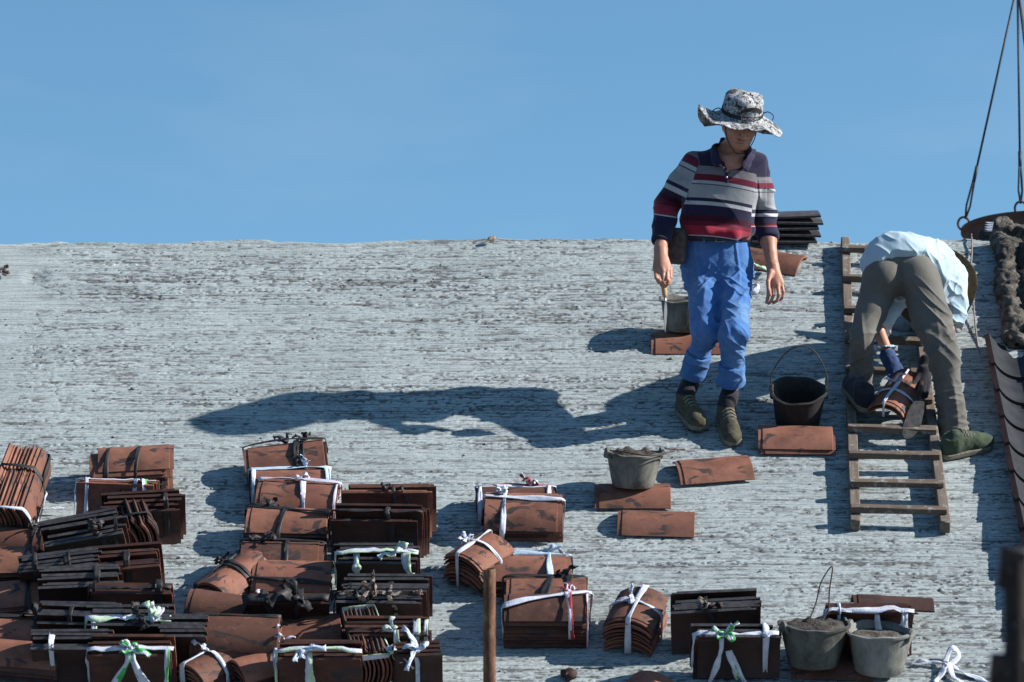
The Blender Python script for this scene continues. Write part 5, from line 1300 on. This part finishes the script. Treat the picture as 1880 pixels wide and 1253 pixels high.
    v.chain([P(1322, 528, 20.03), P(1320, 575, 19.95), P(1312, 640, 19.96), P(1306, 690, 20.02)], [0.005, 0.010, 0.020, 0.032], 0.014, None, False, 's')
    dl = (knL - hipL).normalized()
    def tr_disp(V, N):
        px, py = project(V)
        d = 0.007 * ridged(V, [(0.22, 0, 0.97), (0.97, 0, -0.22), (0, 1, 0)], (4, 22, 4), 21) * np.clip((py - 450) / 40, 0, 1)
        d += 0.014 * ridged(V, [(-0.70, 0, 0.71), (0.71, 0, 0.70), (0, 1, 0)], (30, 5, 4), 22) ** 2.2 * np.exp(-((py - 525) / 36.0) ** 2)
        d += 0.008 * ridged(V, [(0.62, 0, 0.78), (0.78, 0, -0.62), (0, 1, 0)], (30, 6, 9), 25) ** 2.0 * np.clip((py - 470) / 40, 0, 1)
        d += 0.014 * ridged(V, [(0.9, 0, 0.43), (0.43, 0, -0.9), (0, 1, 0)], (30, 4, 4), 23) ** 2.2 * np.exp(-((py - 618) / 26.0) ** 2)
        d += 0.006 * ridged(V, [(-0.2, 0, 1), (1, 0, 0.2), (0, 1, 0)], (44, 7, 7), 24) ** 2 * np.clip((py - 600) / 40, 0, 1)
        # pleats and fly
        for x0, x1, s in ((1272, 1280, 1), (1352, 1358, 1), (1322, 1321, -0.6)):
            xc = x0 + (x1 - x0) * (py - 445) / 60; d += s * 0.006 * np.exp(-((px - xc) / 2.6) ** 2) * np.clip((530 - py) / 40, 0, 1)
        return d - 0.012
    trs = child(obj('trousers', v.mesh('trousers', tr_disp), M_BLUE))
    # rolled cuffs
    for nm, (k_, a_, f0, f1, r0, r1, dx) in (('l', (knL, anL, 0.40, 0.74, 0.062, 0.061, -0.004)), ('r', (knR, anR, 0.46, 0.74, 0.063, 0.067, 0.004))):
        a, b = k_ + (a_ - k_) * f0, k_ + (a_ - k_) * f1; ax = (b - a).normalized(); L = (b - a).length
        v = Vol(np.minimum(a, b) - 0.12, np.maximum(a, b) + 0.12, 0.005)
        e1 = np.array(a[:]); axn = np.array(ax[:])
        def fn(x, y, z):
            px, py, pz = x - e1[0], y - e1[1], z - e1[2]; t = px * axn[0] + py * axn[1] + pz * axn[2]
            rr = np.sqrt(np.maximum(px * px + py * py + pz * pz - t * t, 0)); tt = np.clip(t / L, 0, 1)
            rad = r0 + (r1 - r0) * tt + 0.0015 * np.sin(tt * 9.0)
            return np.maximum(np.maximum(rr - rad, rad * 0.66 - rr), np.maximum(-t, t - L)) - 0.003
        v.apply(np.minimum(a, b) - 0.1, np.maximum(a, b) + 0.1, fn)
        cu = obj('cuff', v.mesh('cuff', lambda V, N: 0.006 * ridged(V, [(0.2, 0, 1), (1, 0, -0.2), (0, 1, 0)], (26, 4, 4), 31) ** 2 + 0.003 * ridged(V, [(0, 0, 1), (1, 0, 0), (0, 1, 0)], (8, 26, 26), 32) - 0.005), M_BLUE)
        cu.parent = trs; cu.matrix_parent_inverse = trs.matrix_world.inverted()
    # belt, buckle, loops
    v = Vol((0.75, 19.95, 0.44), (1.25, 20.4, 0.54), 0.004)
    v.loft([(xp(1319), 20.18, zp(443), .161, .115), (xp(1319), 20.18, zp(432), .159, .113)], 0.0, 2.3)
    belt = child(obj('belt', v.mesh('belt'), M_BELT))
    mb = MB(); c = P(1322, 438, 20.055)
    for x, z, sx, sz in ((-0.02, 0, 0.004, 0.034), (0.02, 0, 0.004, 0.034), (0, 0.016, 0.044, 0.004), (0, -0.016, 0.044, 0.004), (0.004, 0, 0.034, 0.003)): mb.box(c + Vector((x, 0, z)), (sx, 0.005, sz), None, 0, 0.001)
    bk = obj('buckle', mb.mesh('buckle', False), M_STEEL); bk.parent = belt; bk.matrix_parent_inverse = belt.matrix_world.inverted()
    for x in (1293, 1353):
        mb = MB(); mb.box(P(x, 438, 20.072), (0.013, 0.012, 0.042), None, 0, 0.002); lp = obj('belt_loop', mb.mesh('belt_loop', False), M_BLUE); lp.parent = trs; lp.matrix_parent_inverse = trs.matrix_world.inverted()
    # pouch on the hip
    Mp = Matrix.Translation(P(1244, 452, 20.10)) @ Matrix.Rotation(R(4), 4, 'Y') @ Matrix.Rotation(R(-30), 4, 'Z')
    v = Vol((-0.08, -0.06, -0.13), (0.08, 0.06, 0.13), 0.004)
    v.apply(np.array((-0.05, -0.03, -0.1)), np.array((0.05, 0.03, 0.1)), lambda x, y, z: (np.sqrt(np.maximum(np.abs(x) - 0.028, 0) ** 2 + np.maximum(np.abs(y) - 0.012, 0) ** 2 + np.maximum(np.abs(z) - 0.070, 0) ** 2) - 0.016))
    pouch = obj('pouch', v.mesh('pouch', lambda V, N: 0.003 * noise3(V, 30, 8)), M_LEATHER); pouch.matrix_world = Mp; child(pouch); pouch.matrix_world = Mp
    mb = MB(); mb.box((0, -0.027, 0.042), (0.086, 0.008, 0.075), None, 0, 0.004); fl = obj('flap', mb.mesh('flap', True, 40), M_LEATHER); fl.parent = pouch
    # ---- socks and shoes
    for kn, an, G, toe, tip, tilt in ((knL, anL, (1261, 766), (1288, 798), 0.0, 0.02), (knR, anR, (1334, 786), (1351, 826), 0.0, 0.0)):
        g = rp(*roof_uv(*G), 0.004); t = rp(*roof_uv(*toe), 0.006 + tilt); f = (t - g).normalized()
        up = (UN - f * UN.dot(f)).normalized()
        mb = MB(); a0 = an + (kn - an) * 0.12; mid = g + up * 0.11 - f * 0.012
        mb.tube([a0, a0 + (mid - a0) * 0.5, mid, g + up * 0.06], [0.045, 0.046, 0.045, 0.042], 18)
        child(obj('sock', mb.mesh('sock'), M_SOCK_SHOE))
        sho = shoe(root, g, f, up, (M_CANVAS, M_SOLE, M_LACE), True, True, 0.98)
        sho.matrix_parent_inverse = root.matrix_world.inverted()
    # ---- hat
    HC = P(1362, 212, 19.975); HH = hframe((0.10, -0.92, -0.40), (0.13, -0.36, 0.93))
    rc, Rb = 0.098, 0.212; n = 96
    ang = [0, 45, 90, 135, 180, 215, 245, 270, 300, 330, 360]; hv = [-0.062, -0.135, -0.13, -0.125, 0.030, 0.006, -0.014, -0.004, -0.010, -0.05, -0.062]
    rv = [0.205, 0.21, 0.20, 0.20, 0.215, 0.215, 0.19, 0.165, 0.18, 0.205, 0.205]
    prof = [(0.002, 0.112), (0.05, 0.110), (0.082, 0.100), (0.092, 0.088), (0.096, 0.05), (0.100, 0.006), (0.104, 0.0)]
    V = []; 
    for (r, z) in prof:
        for k in range(n):
            a = 2 * math.pi * k / n
            V.append((r * math.cos(a) * (1 + 0.02 * math.sin(3 * a)), r * math.sin(a) * 1.08, z + 0.006 * math.sin(3 * a + 1) * (z > 0.08)))
    nb = 9
    for j in range(1, nb + 1):
        f = j / nb
        for k in range(n):
            a = 2 * math.pi * k / n; deg = math.degrees(a); h = float(np.interp(deg, ang, hv)); Rr = float(np.interp(deg, ang, rv)); r = 0.104 + (Rr - 0.104) * f
            V.append((r * math.cos(a), r * math.sin(a) * 1.0, h * f ** 1.35 + 0.005 * f * math.sin(6 * a + 1.3) + 0.003 * f * math.sin(11 * a)))
    rows = len(prof) + nb; top = len(V)
    # y axis of the profile circle points backwards: local (x, -y forward)
    W3 = [HC + HH @ Vector((-x, -y, z)) for x, y, z in V]
    W3 += [p - HH @ Vector((0, 0, 0.004)) for p in W3]
    Fs = []
    for i in range(rows - 1):
        for k in range(n):
            a, b, c, d = i * n + k, i * n + (k + 1) % n, (i + 1) * n + (k + 1) % n, (i + 1) * n + k
            Fs += [(a, b, c, d), (top + d, top + c, top + b, top + a)]
    for k in range(n):
        a, b = (rows - 1) * n + k, (rows - 1) * n + (k + 1) % n; Fs.append((a, b, top + b, top + a))
    Fs.append(tuple(range(n))[::-1])
    mb = MB(); mb.add(W3, Fs); me = mb.mesh('hat'); bm = bmesh.new(); bm.from_mesh(me); bmesh.ops.recalc_face_normals(bm, faces=bm.faces); bm.to_mesh(me); bm.free(); me.shade_smooth()
    hat = child(obj('hat', me, M_CAMO))
    def hsub(o): o.parent = hat; o.matrix_parent_inverse = hat.matrix_world.inverted(); return o
    HP = lambda a, r, z: HC + HH @ Vector((-r * math.cos(R(a)), r * math.sin(R(a)) * 1.08, z))
    mb = MB(); pts = [HP(a, 0.1005, 0.022) for a in np.linspace(0, 360, 61)[:-1]]
    N_ = len(pts); vs = [HP(a, 0.1015, 0.012) for a in np.linspace(0, 360, 61)[:-1]] + [HP(a, 0.1005, 0.030) for a in np.linspace(0, 360, 61)[:-1]]
    mb.add(vs, [(k, (k + 1) % N_, N_ + (k + 1) % N_, N_ + k) for k in range(N_)]); hsub(obj('hat_band', mb.mesh('hat_band'), simple('black_webbing', (0.012, 0.012, 0.014), (0.03, 0.03, 0.035), 80)))
    mb = MB(); aa = np.linspace(40, 108, 20); vs = [HP(a, 0.1000, 0.040 + 0.020 * math.sin((a - 40) / 68 * math.pi)) for a in aa] + [HP(a, 0.0985, 0.058 + 0.022 * math.sin((a - 40) / 68 * math.pi)) for a in aa]
    mb.add(vs, [(k, k + 1, 20 + k + 1, 20 + k) for k in range(19)]); hsub(obj('vent_panel', mb.mesh('vent_panel'), M_BELT))
    mb = MB(); mb.tube(catmull([Hd(-0.080, 0.01, 0.0), Hd(-0.068, 0.05, -0.07), Hd(-0.035, 0.085, -0.120), Hd(0.0, 0.092, -0.138), Hd(0.035, 0.085, -0.122), Hd(0.068, 0.05, -0.07), Hd(0.080, 0.01, 0.0)], 6), 0.0026, 6)
    hsub(obj('chin_cord', mb.mesh('chin_cord'), M_RUBBER))
    for a, d in ((178, -1), (2, 1)):
        mb = MB(); p = HP(a, 0.103, 0.022); mb.tube(catmull([p, p + Vector((d * 0.02, -0.01, 0.005)), p + Vector((d * 0.045, -0.01, -0.012)), p + Vector((d * 0.04, -0.02, -0.035))], 5), 0.0028, 6); hsub(obj('cord_end', mb.mesh('cord_end'), M_RUBBER))
    # lettering on the band
    fc = bpy.data.curves.new('hat_lettering', 'FONT'); fc.body = 'NAUTICAM'; fc.size = 0.017; fc.align_x = 'CENTER'; fc.align_y = 'CENTER'
    tob = bpy.data.objects.new('tmp_text', fc); COL.objects.link(tob); dg = bpy.context.evaluated_depsgraph_get(); tm = bpy.data.meshes.new_from_object(tob.evaluated_get(dg)); bpy.data.objects.remove(tob)
    for vv in tm.vertices:
        a = 78 - math.degrees(vv.co.x / 0.10); q = HP(a, 0.1035, 0.021 + vv.co.y); vv.co = q
    tm.materials.clear(); tm.materials.append(simple('white_print', (0.6, 0.6, 0.6), (0.7, 0.7, 0.7), 30, bump=0)); hsub(obj('lettering', tm, []))
    return root
man_walking()

# ---- the trowel in his hand
def trowel():
    p0, p1 = at(1216, 500, 19.975), at(1221, 546, 19.955)
    root = empty('trowel', p1, 'pointed steel trowel with wooden handle hanging from the walking man\'s hand', 'trowel')
    inv = root.matrix_world.inverted()
    mb = MB(); d = (p1 - p0); mb.tube([p0, p0 + d * 0.5, p1 - d * 0.1, p1], [0.012, 0.014, 0.012, 0.008], 12); o = obj('handle', mb.mesh('handle'), M_HANDLE, root); o.matrix_parent_inverse = inv
    q = at(1222, 556, 19.94); mb = MB(); mb.tube([p1 - d * 0.05, p1 + d * 0.1, q], 0.005, 8); o = obj('shank', mb.mesh('shank'), M_STEEL, root); o.matrix_parent_inverse = inv
    e = at(1221, 610, 19.93); L = (e - q); s = Vector((0.22, 0.97, 0)).normalized(); n = L.normalized().cross(s); mb = MB(); out = [(-0.02, 0.012), (0.12, 0.034), (0.35, 0.040), (0.7, 0.024), (1, 0.002)]
    vs = []
    for off in (0.0011, -0.0011):
        for t, w in out: vs += [q + L * t + s * w + n * off, q + L * t - s * w + n * off]
    k = len(out) * 2; fs = []
    for i in range(len(out) - 1): a = 2 * i; fs += [(a, a + 1, a + 3, a + 2), (k + a + 1, k + a, k + a + 2, k + a + 3), (a, a + 2, k + a + 2, k + a), (a + 3, a + 1, k + a + 1, k + a + 3)]
    mb.add(vs, fs); o = obj('blade', mb.mesh('blade', False), M_STEEL, root); o.matrix_parent_inverse = inv
trowel()
# ------------------------------------------------------------------ the bending man
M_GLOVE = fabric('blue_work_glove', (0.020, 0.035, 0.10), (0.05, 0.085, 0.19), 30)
M_GLOVE_SHADE = fabric('shaded_work_glove', (0.018, 0.017, 0.022), (0.04, 0.038, 0.045), 30)  # second glove of the pair, its shade put into a darker colour
M_GREEN_SH = fabric('green_shoe_canvas', (0.034, 0.050, 0.030), (0.062, 0.08, 0.05), 22)
M_STRAW = None
def straw_mat():
    m = Mat('brown_straw', (0.12, 0.07, 0.03), 0.85, 0.2); v = m.coords('Object')
    w = m.n('ShaderNodeTexWave', wave_type='RINGS', rings_direction='Z'); w.inputs['Scale'].default_value = 60; w.inputs['Distortion'].default_value = 3; w.inputs['Detail'].default_value = 3
    m.l(v, w.inputs['Vector']); n = m.noise(v, 60, 5, 0.7)
    c = m.ramp(n, [(0.3, (0.06, 0.032, 0.016)), (0.7, (0.15, 0.09, 0.042))]); m.color(m.mix(0.35, c, m.ramp(w.outputs['Fac'], [(0.3, (0.05, 0.03, 0.015)), (0.8, (0.17, 0.105, 0.05))]))); m.bump(w.outputs['Fac'], 0.5, 0.003); return m.m
M_STRAW = straw_mat()

def man_bending():
    P = at
    root = empty('person', rp(*roof_uv(1660, 820)), 'man bending over on the ladder in pale blue shirt, olive trousers and straw hat', 'person')
    inv = root.matrix_world.inverted()
    def child(o, p=None):
        p = p or root; o.parent = p; o.matrix_parent_inverse = p.matrix_world.inverted(); return o
    hipL, knL, anL = P(1617, 520, 20.16), P(1582, 622, 20.02), P(1580, 742, 20.28)
    hipR, knR, anR = P(1690, 522, 20.14), P(1734, 656, 19.94), P(1751, 808, 20.00)
    pel = P(1652, 492, 20.20)
    ch = P(1708, 520, 20.56); sho_R = P(1748, 512, 20.56); sho_L = P(1652, 545, 20.50); elR = P(1738, 606, 20.44); haR = P(1700, 672, 20.16)
    elL = P(1612, 604, 20.33); haL = P(1634, 660, 20.26)
    head = P(1722, 560, 20.82)
    v = Vol((1.45, 19.6, -0.75), (2.35, 21.1, 0.55), 0.005)
    v.cone(pel, ch, 0.115, 0.125, 0.03); v.chain([hipL, knL, anL], [0.07, 0.045, 0.036], 0.04); v.chain([hipR, knR, anR], [0.07, 0.045, 0.036], 0.04)
    v.chain([sho_R, elR, haR], [0.04, 0.034, 0.028], 0.03); v.chain([sho_L, elL, haL], [0.036, 0.030, 0.026], 0.02)
    v.cone(ch, head, 0.06, 0.05, 0.03); HM = hframe((-0.15, -0.45, -0.85), (0.3, 0.85, -0.4))
    Hd = lambda x, y, z: head + HM @ Vector((x, y, z))
    v.ell(head, (0.076, 0.096, 0.105), HM, 0.03); v.ell(Hd(0, 0.03, -0.07), (0.058, 0.06, 0.062), HM, 0.03); v.chain([Hd(0, 0.09, 0), Hd(0, 0.112, -0.045)], [0.009, 0.013], 0.008)
    for sx in (-1, 1): v.ell(Hd(sx * 0.078, -0.008, -0.03), (0.009, 0.022, 0.034), HM, 0.006); v.ell(Hd(sx * 0.031, 0.09, -0.012), (0.017, 0.014, 0.01), HM, 0.008, 's')
    child(obj('body', v.mesh('body'), M_SKIN))
    # trousers
    v = Vol((1.45, 19.6, -0.62), (2.30, 20.6, 0.50), 0.0045)
    v.ell(P(1650, 496, 20.20), (0.175, 0.15, 0.125), None, 0.0)
    v.ell(P(1622, 508, 20.12), (0.10, 0.11, 0.11), None, 0.03); v.ell(P(1683, 508, 20.11), (0.105, 0.11, 0.115), None, 0.03)
    v.cone(pel, pel + (ch - pel) * 0.35, 0.135, 0.125, 0.03)
    v.chain([hipL, hipL + (knL - hipL) * 0.5, knL, knL + (anL - knL) * 0.5, anL], [0.102, 0.082, 0.062, 0.054, 0.052], 0.028, None, True)
    v.chain([hipR, hipR + (knR - hipR) * 0.5, knR, knR + (anR - knR) * 0.5, anR + (anR - knR) * 0.04], [0.110, 0.094, 0.076, 0.068, 0.078], 0.028, None, True)
    def disp(V, N):
        px, py = project(V)
        d = 0.008 * ridged(V, [(-0.1, 0, 1), (1, 0, 0.1), (0, 1, 0)], (4, 20, 4), 51) * np.clip((py - 540) / 60, 0, 1)
        d += 0.012 * ridged(V, [(0.72, 0, 0.7), (0.7, 0, -0.72), (0, 1, 0)], (27, 4, 4), 52) ** 2.2 * np.exp(-((py - 600) / 75.0) ** 2) * np.clip((px - 1630) / 25, 0, 1)
        d += 0.011 * ridged(V, [(-0.5, 0, 0.86), (0.86, 0, 0.5), (0, 1, 0)], (28, 5, 4), 53) ** 2.2 * np.clip((py - 560) / 50, 0, 1)
        d += 0.010 * ridged(V, [(0.15, 0, 1), (1, 0, -0.15), (0, 1, 0)], (36, 6, 6), 54) ** 2 * np.clip((py - 690) / 50, 0, 1)
        xc = 1652 + (py - 500) * 0.06; d -= 0.012 * np.exp(-((px - xc) / 4.0) ** 2) * np.clip((py - 470) / 20, 0, 1) * (py < 556) * (V[:, 1] < 20.2)
        return d - 0.009
    tr = child(obj('trousers', v.mesh('trousers', disp), M_OLIVE))
    # shirt: back, hem and sleeves
    v = Vol((1.45, 19.9, -0.05), (2.35, 20.95, 0.60), 0.0045)
    a0 = P(1650, 487, 20.19); 
    v.cone(a0, P(1690, 500, 20.42), 0.168, 0.170, 0.0, ((1, 0, -0.1), 1.10)); v.cone(P(1690, 500, 20.42), P(1716, 522, 20.58), 0.170, 0.150, 0.03, ((1, 0, -0.1), 1.06))
    v.ell(P(1738, 515, 20.52), (0.085, 0.10, 0.12), None, 0.04)
    v.chain([sho_R, P(1756, 560, 20.50), P(1752, 598, 20.46)], [0.062, 0.058, 0.052], 0.04, None, True)
    v.chain([sho_L, P(1626, 578, 20.41), P(1613, 608, 20.33), P(1626, 644, 20.285)], [0.060, 0.058, 0.058, 0.056], 0.03, None, True)
    # hem plane: cut off what would cover the seat
    hn = Vector((0.30, -0.80, -0.62)).normalized(); hp = P(1655, 476, 20.07)
    bent = lambda x, y, z: ((x - hp.x) * hn.x + (y - hp.y) * hn.y + (z - hp.z) * hn.z) - 0.016 * np.sin((x - hp.x) * 26)
    v.apply(np.array((1.45, 19.9, 0.0)), np.array((2.12, 20.5, 0.55)), lambda x, y, z: np.maximum(-bent(x, y, z), (y - 20.40) * 2), 0.006, 's')
    def sdisp(V, N):
        px, py = project(V)
        d = 0.009 * ridged(V, [(0.8, 0, -0.6), (0.6, 0, 0.8), (0, 1, 0)], (4, 20, 5), 61) ** 2.2
        d += 0.009 * ridged(V, [(0.25, 0, 0.97), (0.97, 0, -0.25), (0, 1, 0)], (5, 30, 6), 62) ** 2.2 * np.clip((px - 1670) / 50, 0, 1)
        d += 0.006 * ridged(V, [(0.7, 0, 0.7), (0.7, 0, -0.7), (0, 1, 0)], (30, 7, 9), 63) ** 2
        return d - 0.008
    child(obj('shirt', v.mesh('shirt', sdisp), M_PALEB))
    # gloves
    v = Vol(np.array(haL[:]) - 0.16, np.array(haL[:]) + 0.16, 0.004)
    K = [P(1632, 682, 20.22), P(1640, 684, 20.20), P(1648, 685, 20.20), P(1655, 684, 20.21)]
    Fg = [[k, P(1634 + 8 * i, 698, 20.17), P(1637 + 8 * i, 706, 20.18), P(1637 + 7 * i, 708, 20.20)] for i, k in enumerate(K)]
    v.cone(P(1630, 654, 20.275), P(1634, 666, 20.25), 0.040, 0.036, 0.0); grow_hand(v, P(1636, 664, 20.25), K, Fg, [P(1650, 672, 20.23), P(1660, 686, 20.20), P(1664, 696, 20.18)], 0.0105, 0.032)
    child(tag(obj('glove', v.mesh('glove', lambda V, N: 0.003 * (noise3(V, 60, 9) - 0.5)), M_GLOVE), 'lit blue work glove'))
    v = Vol(np.array(haR[:]) - 0.18, np.array(haR[:]) + 0.18, 0.004)
    K = [P(1684, 700, 20.10), P(1691, 704, 20.08), P(1698, 706, 20.08), P(1705, 704, 20.09)]
    Fg = [[k, P(1682 + 7 * i, 720, 20.05), P(1680 + 7 * i, 728, 20.07), P(1682 + 7 * i, 726, 20.10)] for i, k in enumerate(K)]
    v.cone(P(1702, 666, 20.17), P(1699, 682, 20.14), 0.042, 0.038, 0.0); grow_hand(v, P(1697, 682, 20.13), K, Fg, [P(1688, 690, 20.10), P(1676, 706, 20.06), P(1676, 720, 20.05)], 0.0105, 0.032)
    child(tag(obj('glove', v.mesh('glove'), M_GLOVE_SHADE), 'dark glove, shade put into its colour'))
    # shoes
    g = rp(*roof_uv(1582, 772), 0.085); f = (US * 0.95 + UX * -0.3).normalized()
    s1 = shoe(root, g, f, UN, (M_SOCK_SHOE, M_SOLE, M_LACE), False, False, 1.0); s1.matrix_parent_inverse = inv  # shadowed shoe: near-black instead of green, shade put into the colour
    g = rp(*roof_uv(1752, 836), 0.006); f = (UX * 0.90 + US * 0.42).normalized()
    s2 = shoe(root, g, f, UN, (M_GREEN_SH, M_SOLE, M_LACE), False, True, 1.02); s2.matrix_parent_inverse = inv
    # straw hat seen from its hollow side
    ax = Vector((0.30, 0.78, -0.30)).normalized(); c = P(1718, 530, 20.74)
    Mq = Matrix.Translation(c) @ ax.to_track_quat('Z', 'Y').to_matrix().to_4x4()
    mb = MB(); mb.lathe([(0.004, 0.115), (0.055, 0.105), (0.085, 0.055), (0.10, 0.03), (0.210, -0.004), (0.212, -0.008), (0.209, -0.010), (0.10, 0.022), (0.08, 0.05), (0.05, 0.098), (0.004, 0.107)], 56, 0, True, True, None, lambda r, z, a: (r * (1 + 0.012 * math.sin(5 * a)), z + 0.010 * (r / 0.2) ** 2 * math.sin(2 * a)))
    ht = obj('hat', mb.mesh('hat', True, 60), M_STRAW); ht.matrix_world = Mq; child(ht); ht.matrix_world = Mq
man_bending()

# ---- what he handles: the bundle on the ladder and the dark trowel
def ladder_bundle():
    n = 2; u, v = roof_uv(1650, 794)
    M = MR @ Matrix.Translation((u, v + 0.12, 0.10)) @ Matrix.Rotation(R(66), 4, 'Z')
    root = empty('tile_bundle', M, 'tile bundle on the ladder between the bending man\'s feet, white ribbon over it', 'tile bundle', 'tied bundles of roof tiles')
    rnd = random.Random(9)
    for k in range(n):
        o = bpy.data.objects.new('tile', TM[('clay', 'barrel')]); link(o, root); o.matrix_local = Matrix.Translation((rnd.uniform(-.004, .004), 0, k * SHP['barrel'].p))
    build_ties(root, Matrix.Identity(4), n, T_L, (X('white', -0.12, 0.03, 0.018), Lg('white', 0.05, 0, 0.016), B('white', 0.1, 0.15, 0.018, 0.05)), rnd, 'barrel')
ladder_bundle()
def dark_trowel():
    p0, p1 = at(1692, 700, 20.09), at(1687, 738, 19.90)
    root = empty('trowel', p1, 'dark broad trowel in the bending man\'s shaded glove', 'trowel'); inv = root.matrix_world.inverted()
    m = simple('dark_tool_steel', (0.035, 0.030, 0.028), (0.09, 0.082, 0.078), 40, 0.6, 0.4, 0.3)
    mb = MB(); mb.tube([p0, p1], 0.012, 10); o = obj('handle', mb.mesh('handle'), M_BELT, root); o.matrix_parent_inverse = inv
    q, e = at(1687, 734, 19.90), at(1668, 806, 19.80); L = e - q; s = Vector((0.97, 0.15, 0.18)).normalized(); n = L.normalized().cross(s); out = [(0, 0.018), (0.12, 0.034), (0.35, 0.043), (0.65, 0.046), (0.85, 0.038), (0.96, 0.022), (1, 0.006)]; vs = []
    for off in (0.002, -0.002):
        for t, w in out: vs += [q + L * t + s * w + n * off, q + L * t - s * w + n * off]
    k = len(out) * 2; fs = []
    for i in range(len(out) - 1): a = 2 * i; fs += [(a, a + 1, a + 3, a + 2), (k + a + 1, k + a, k + a + 2, k + a + 3), (a, a + 2, k + a + 2, k + a), (a + 3, a + 1, k + a + 1, k + a + 3)]
    fs += [(0, k, k + 1, 1)]
    mb = MB(); mb.add(vs, fs); o = obj('blade', mb.mesh('blade', False), m, root); o.matrix_parent_inverse = inv
dark_trowel()
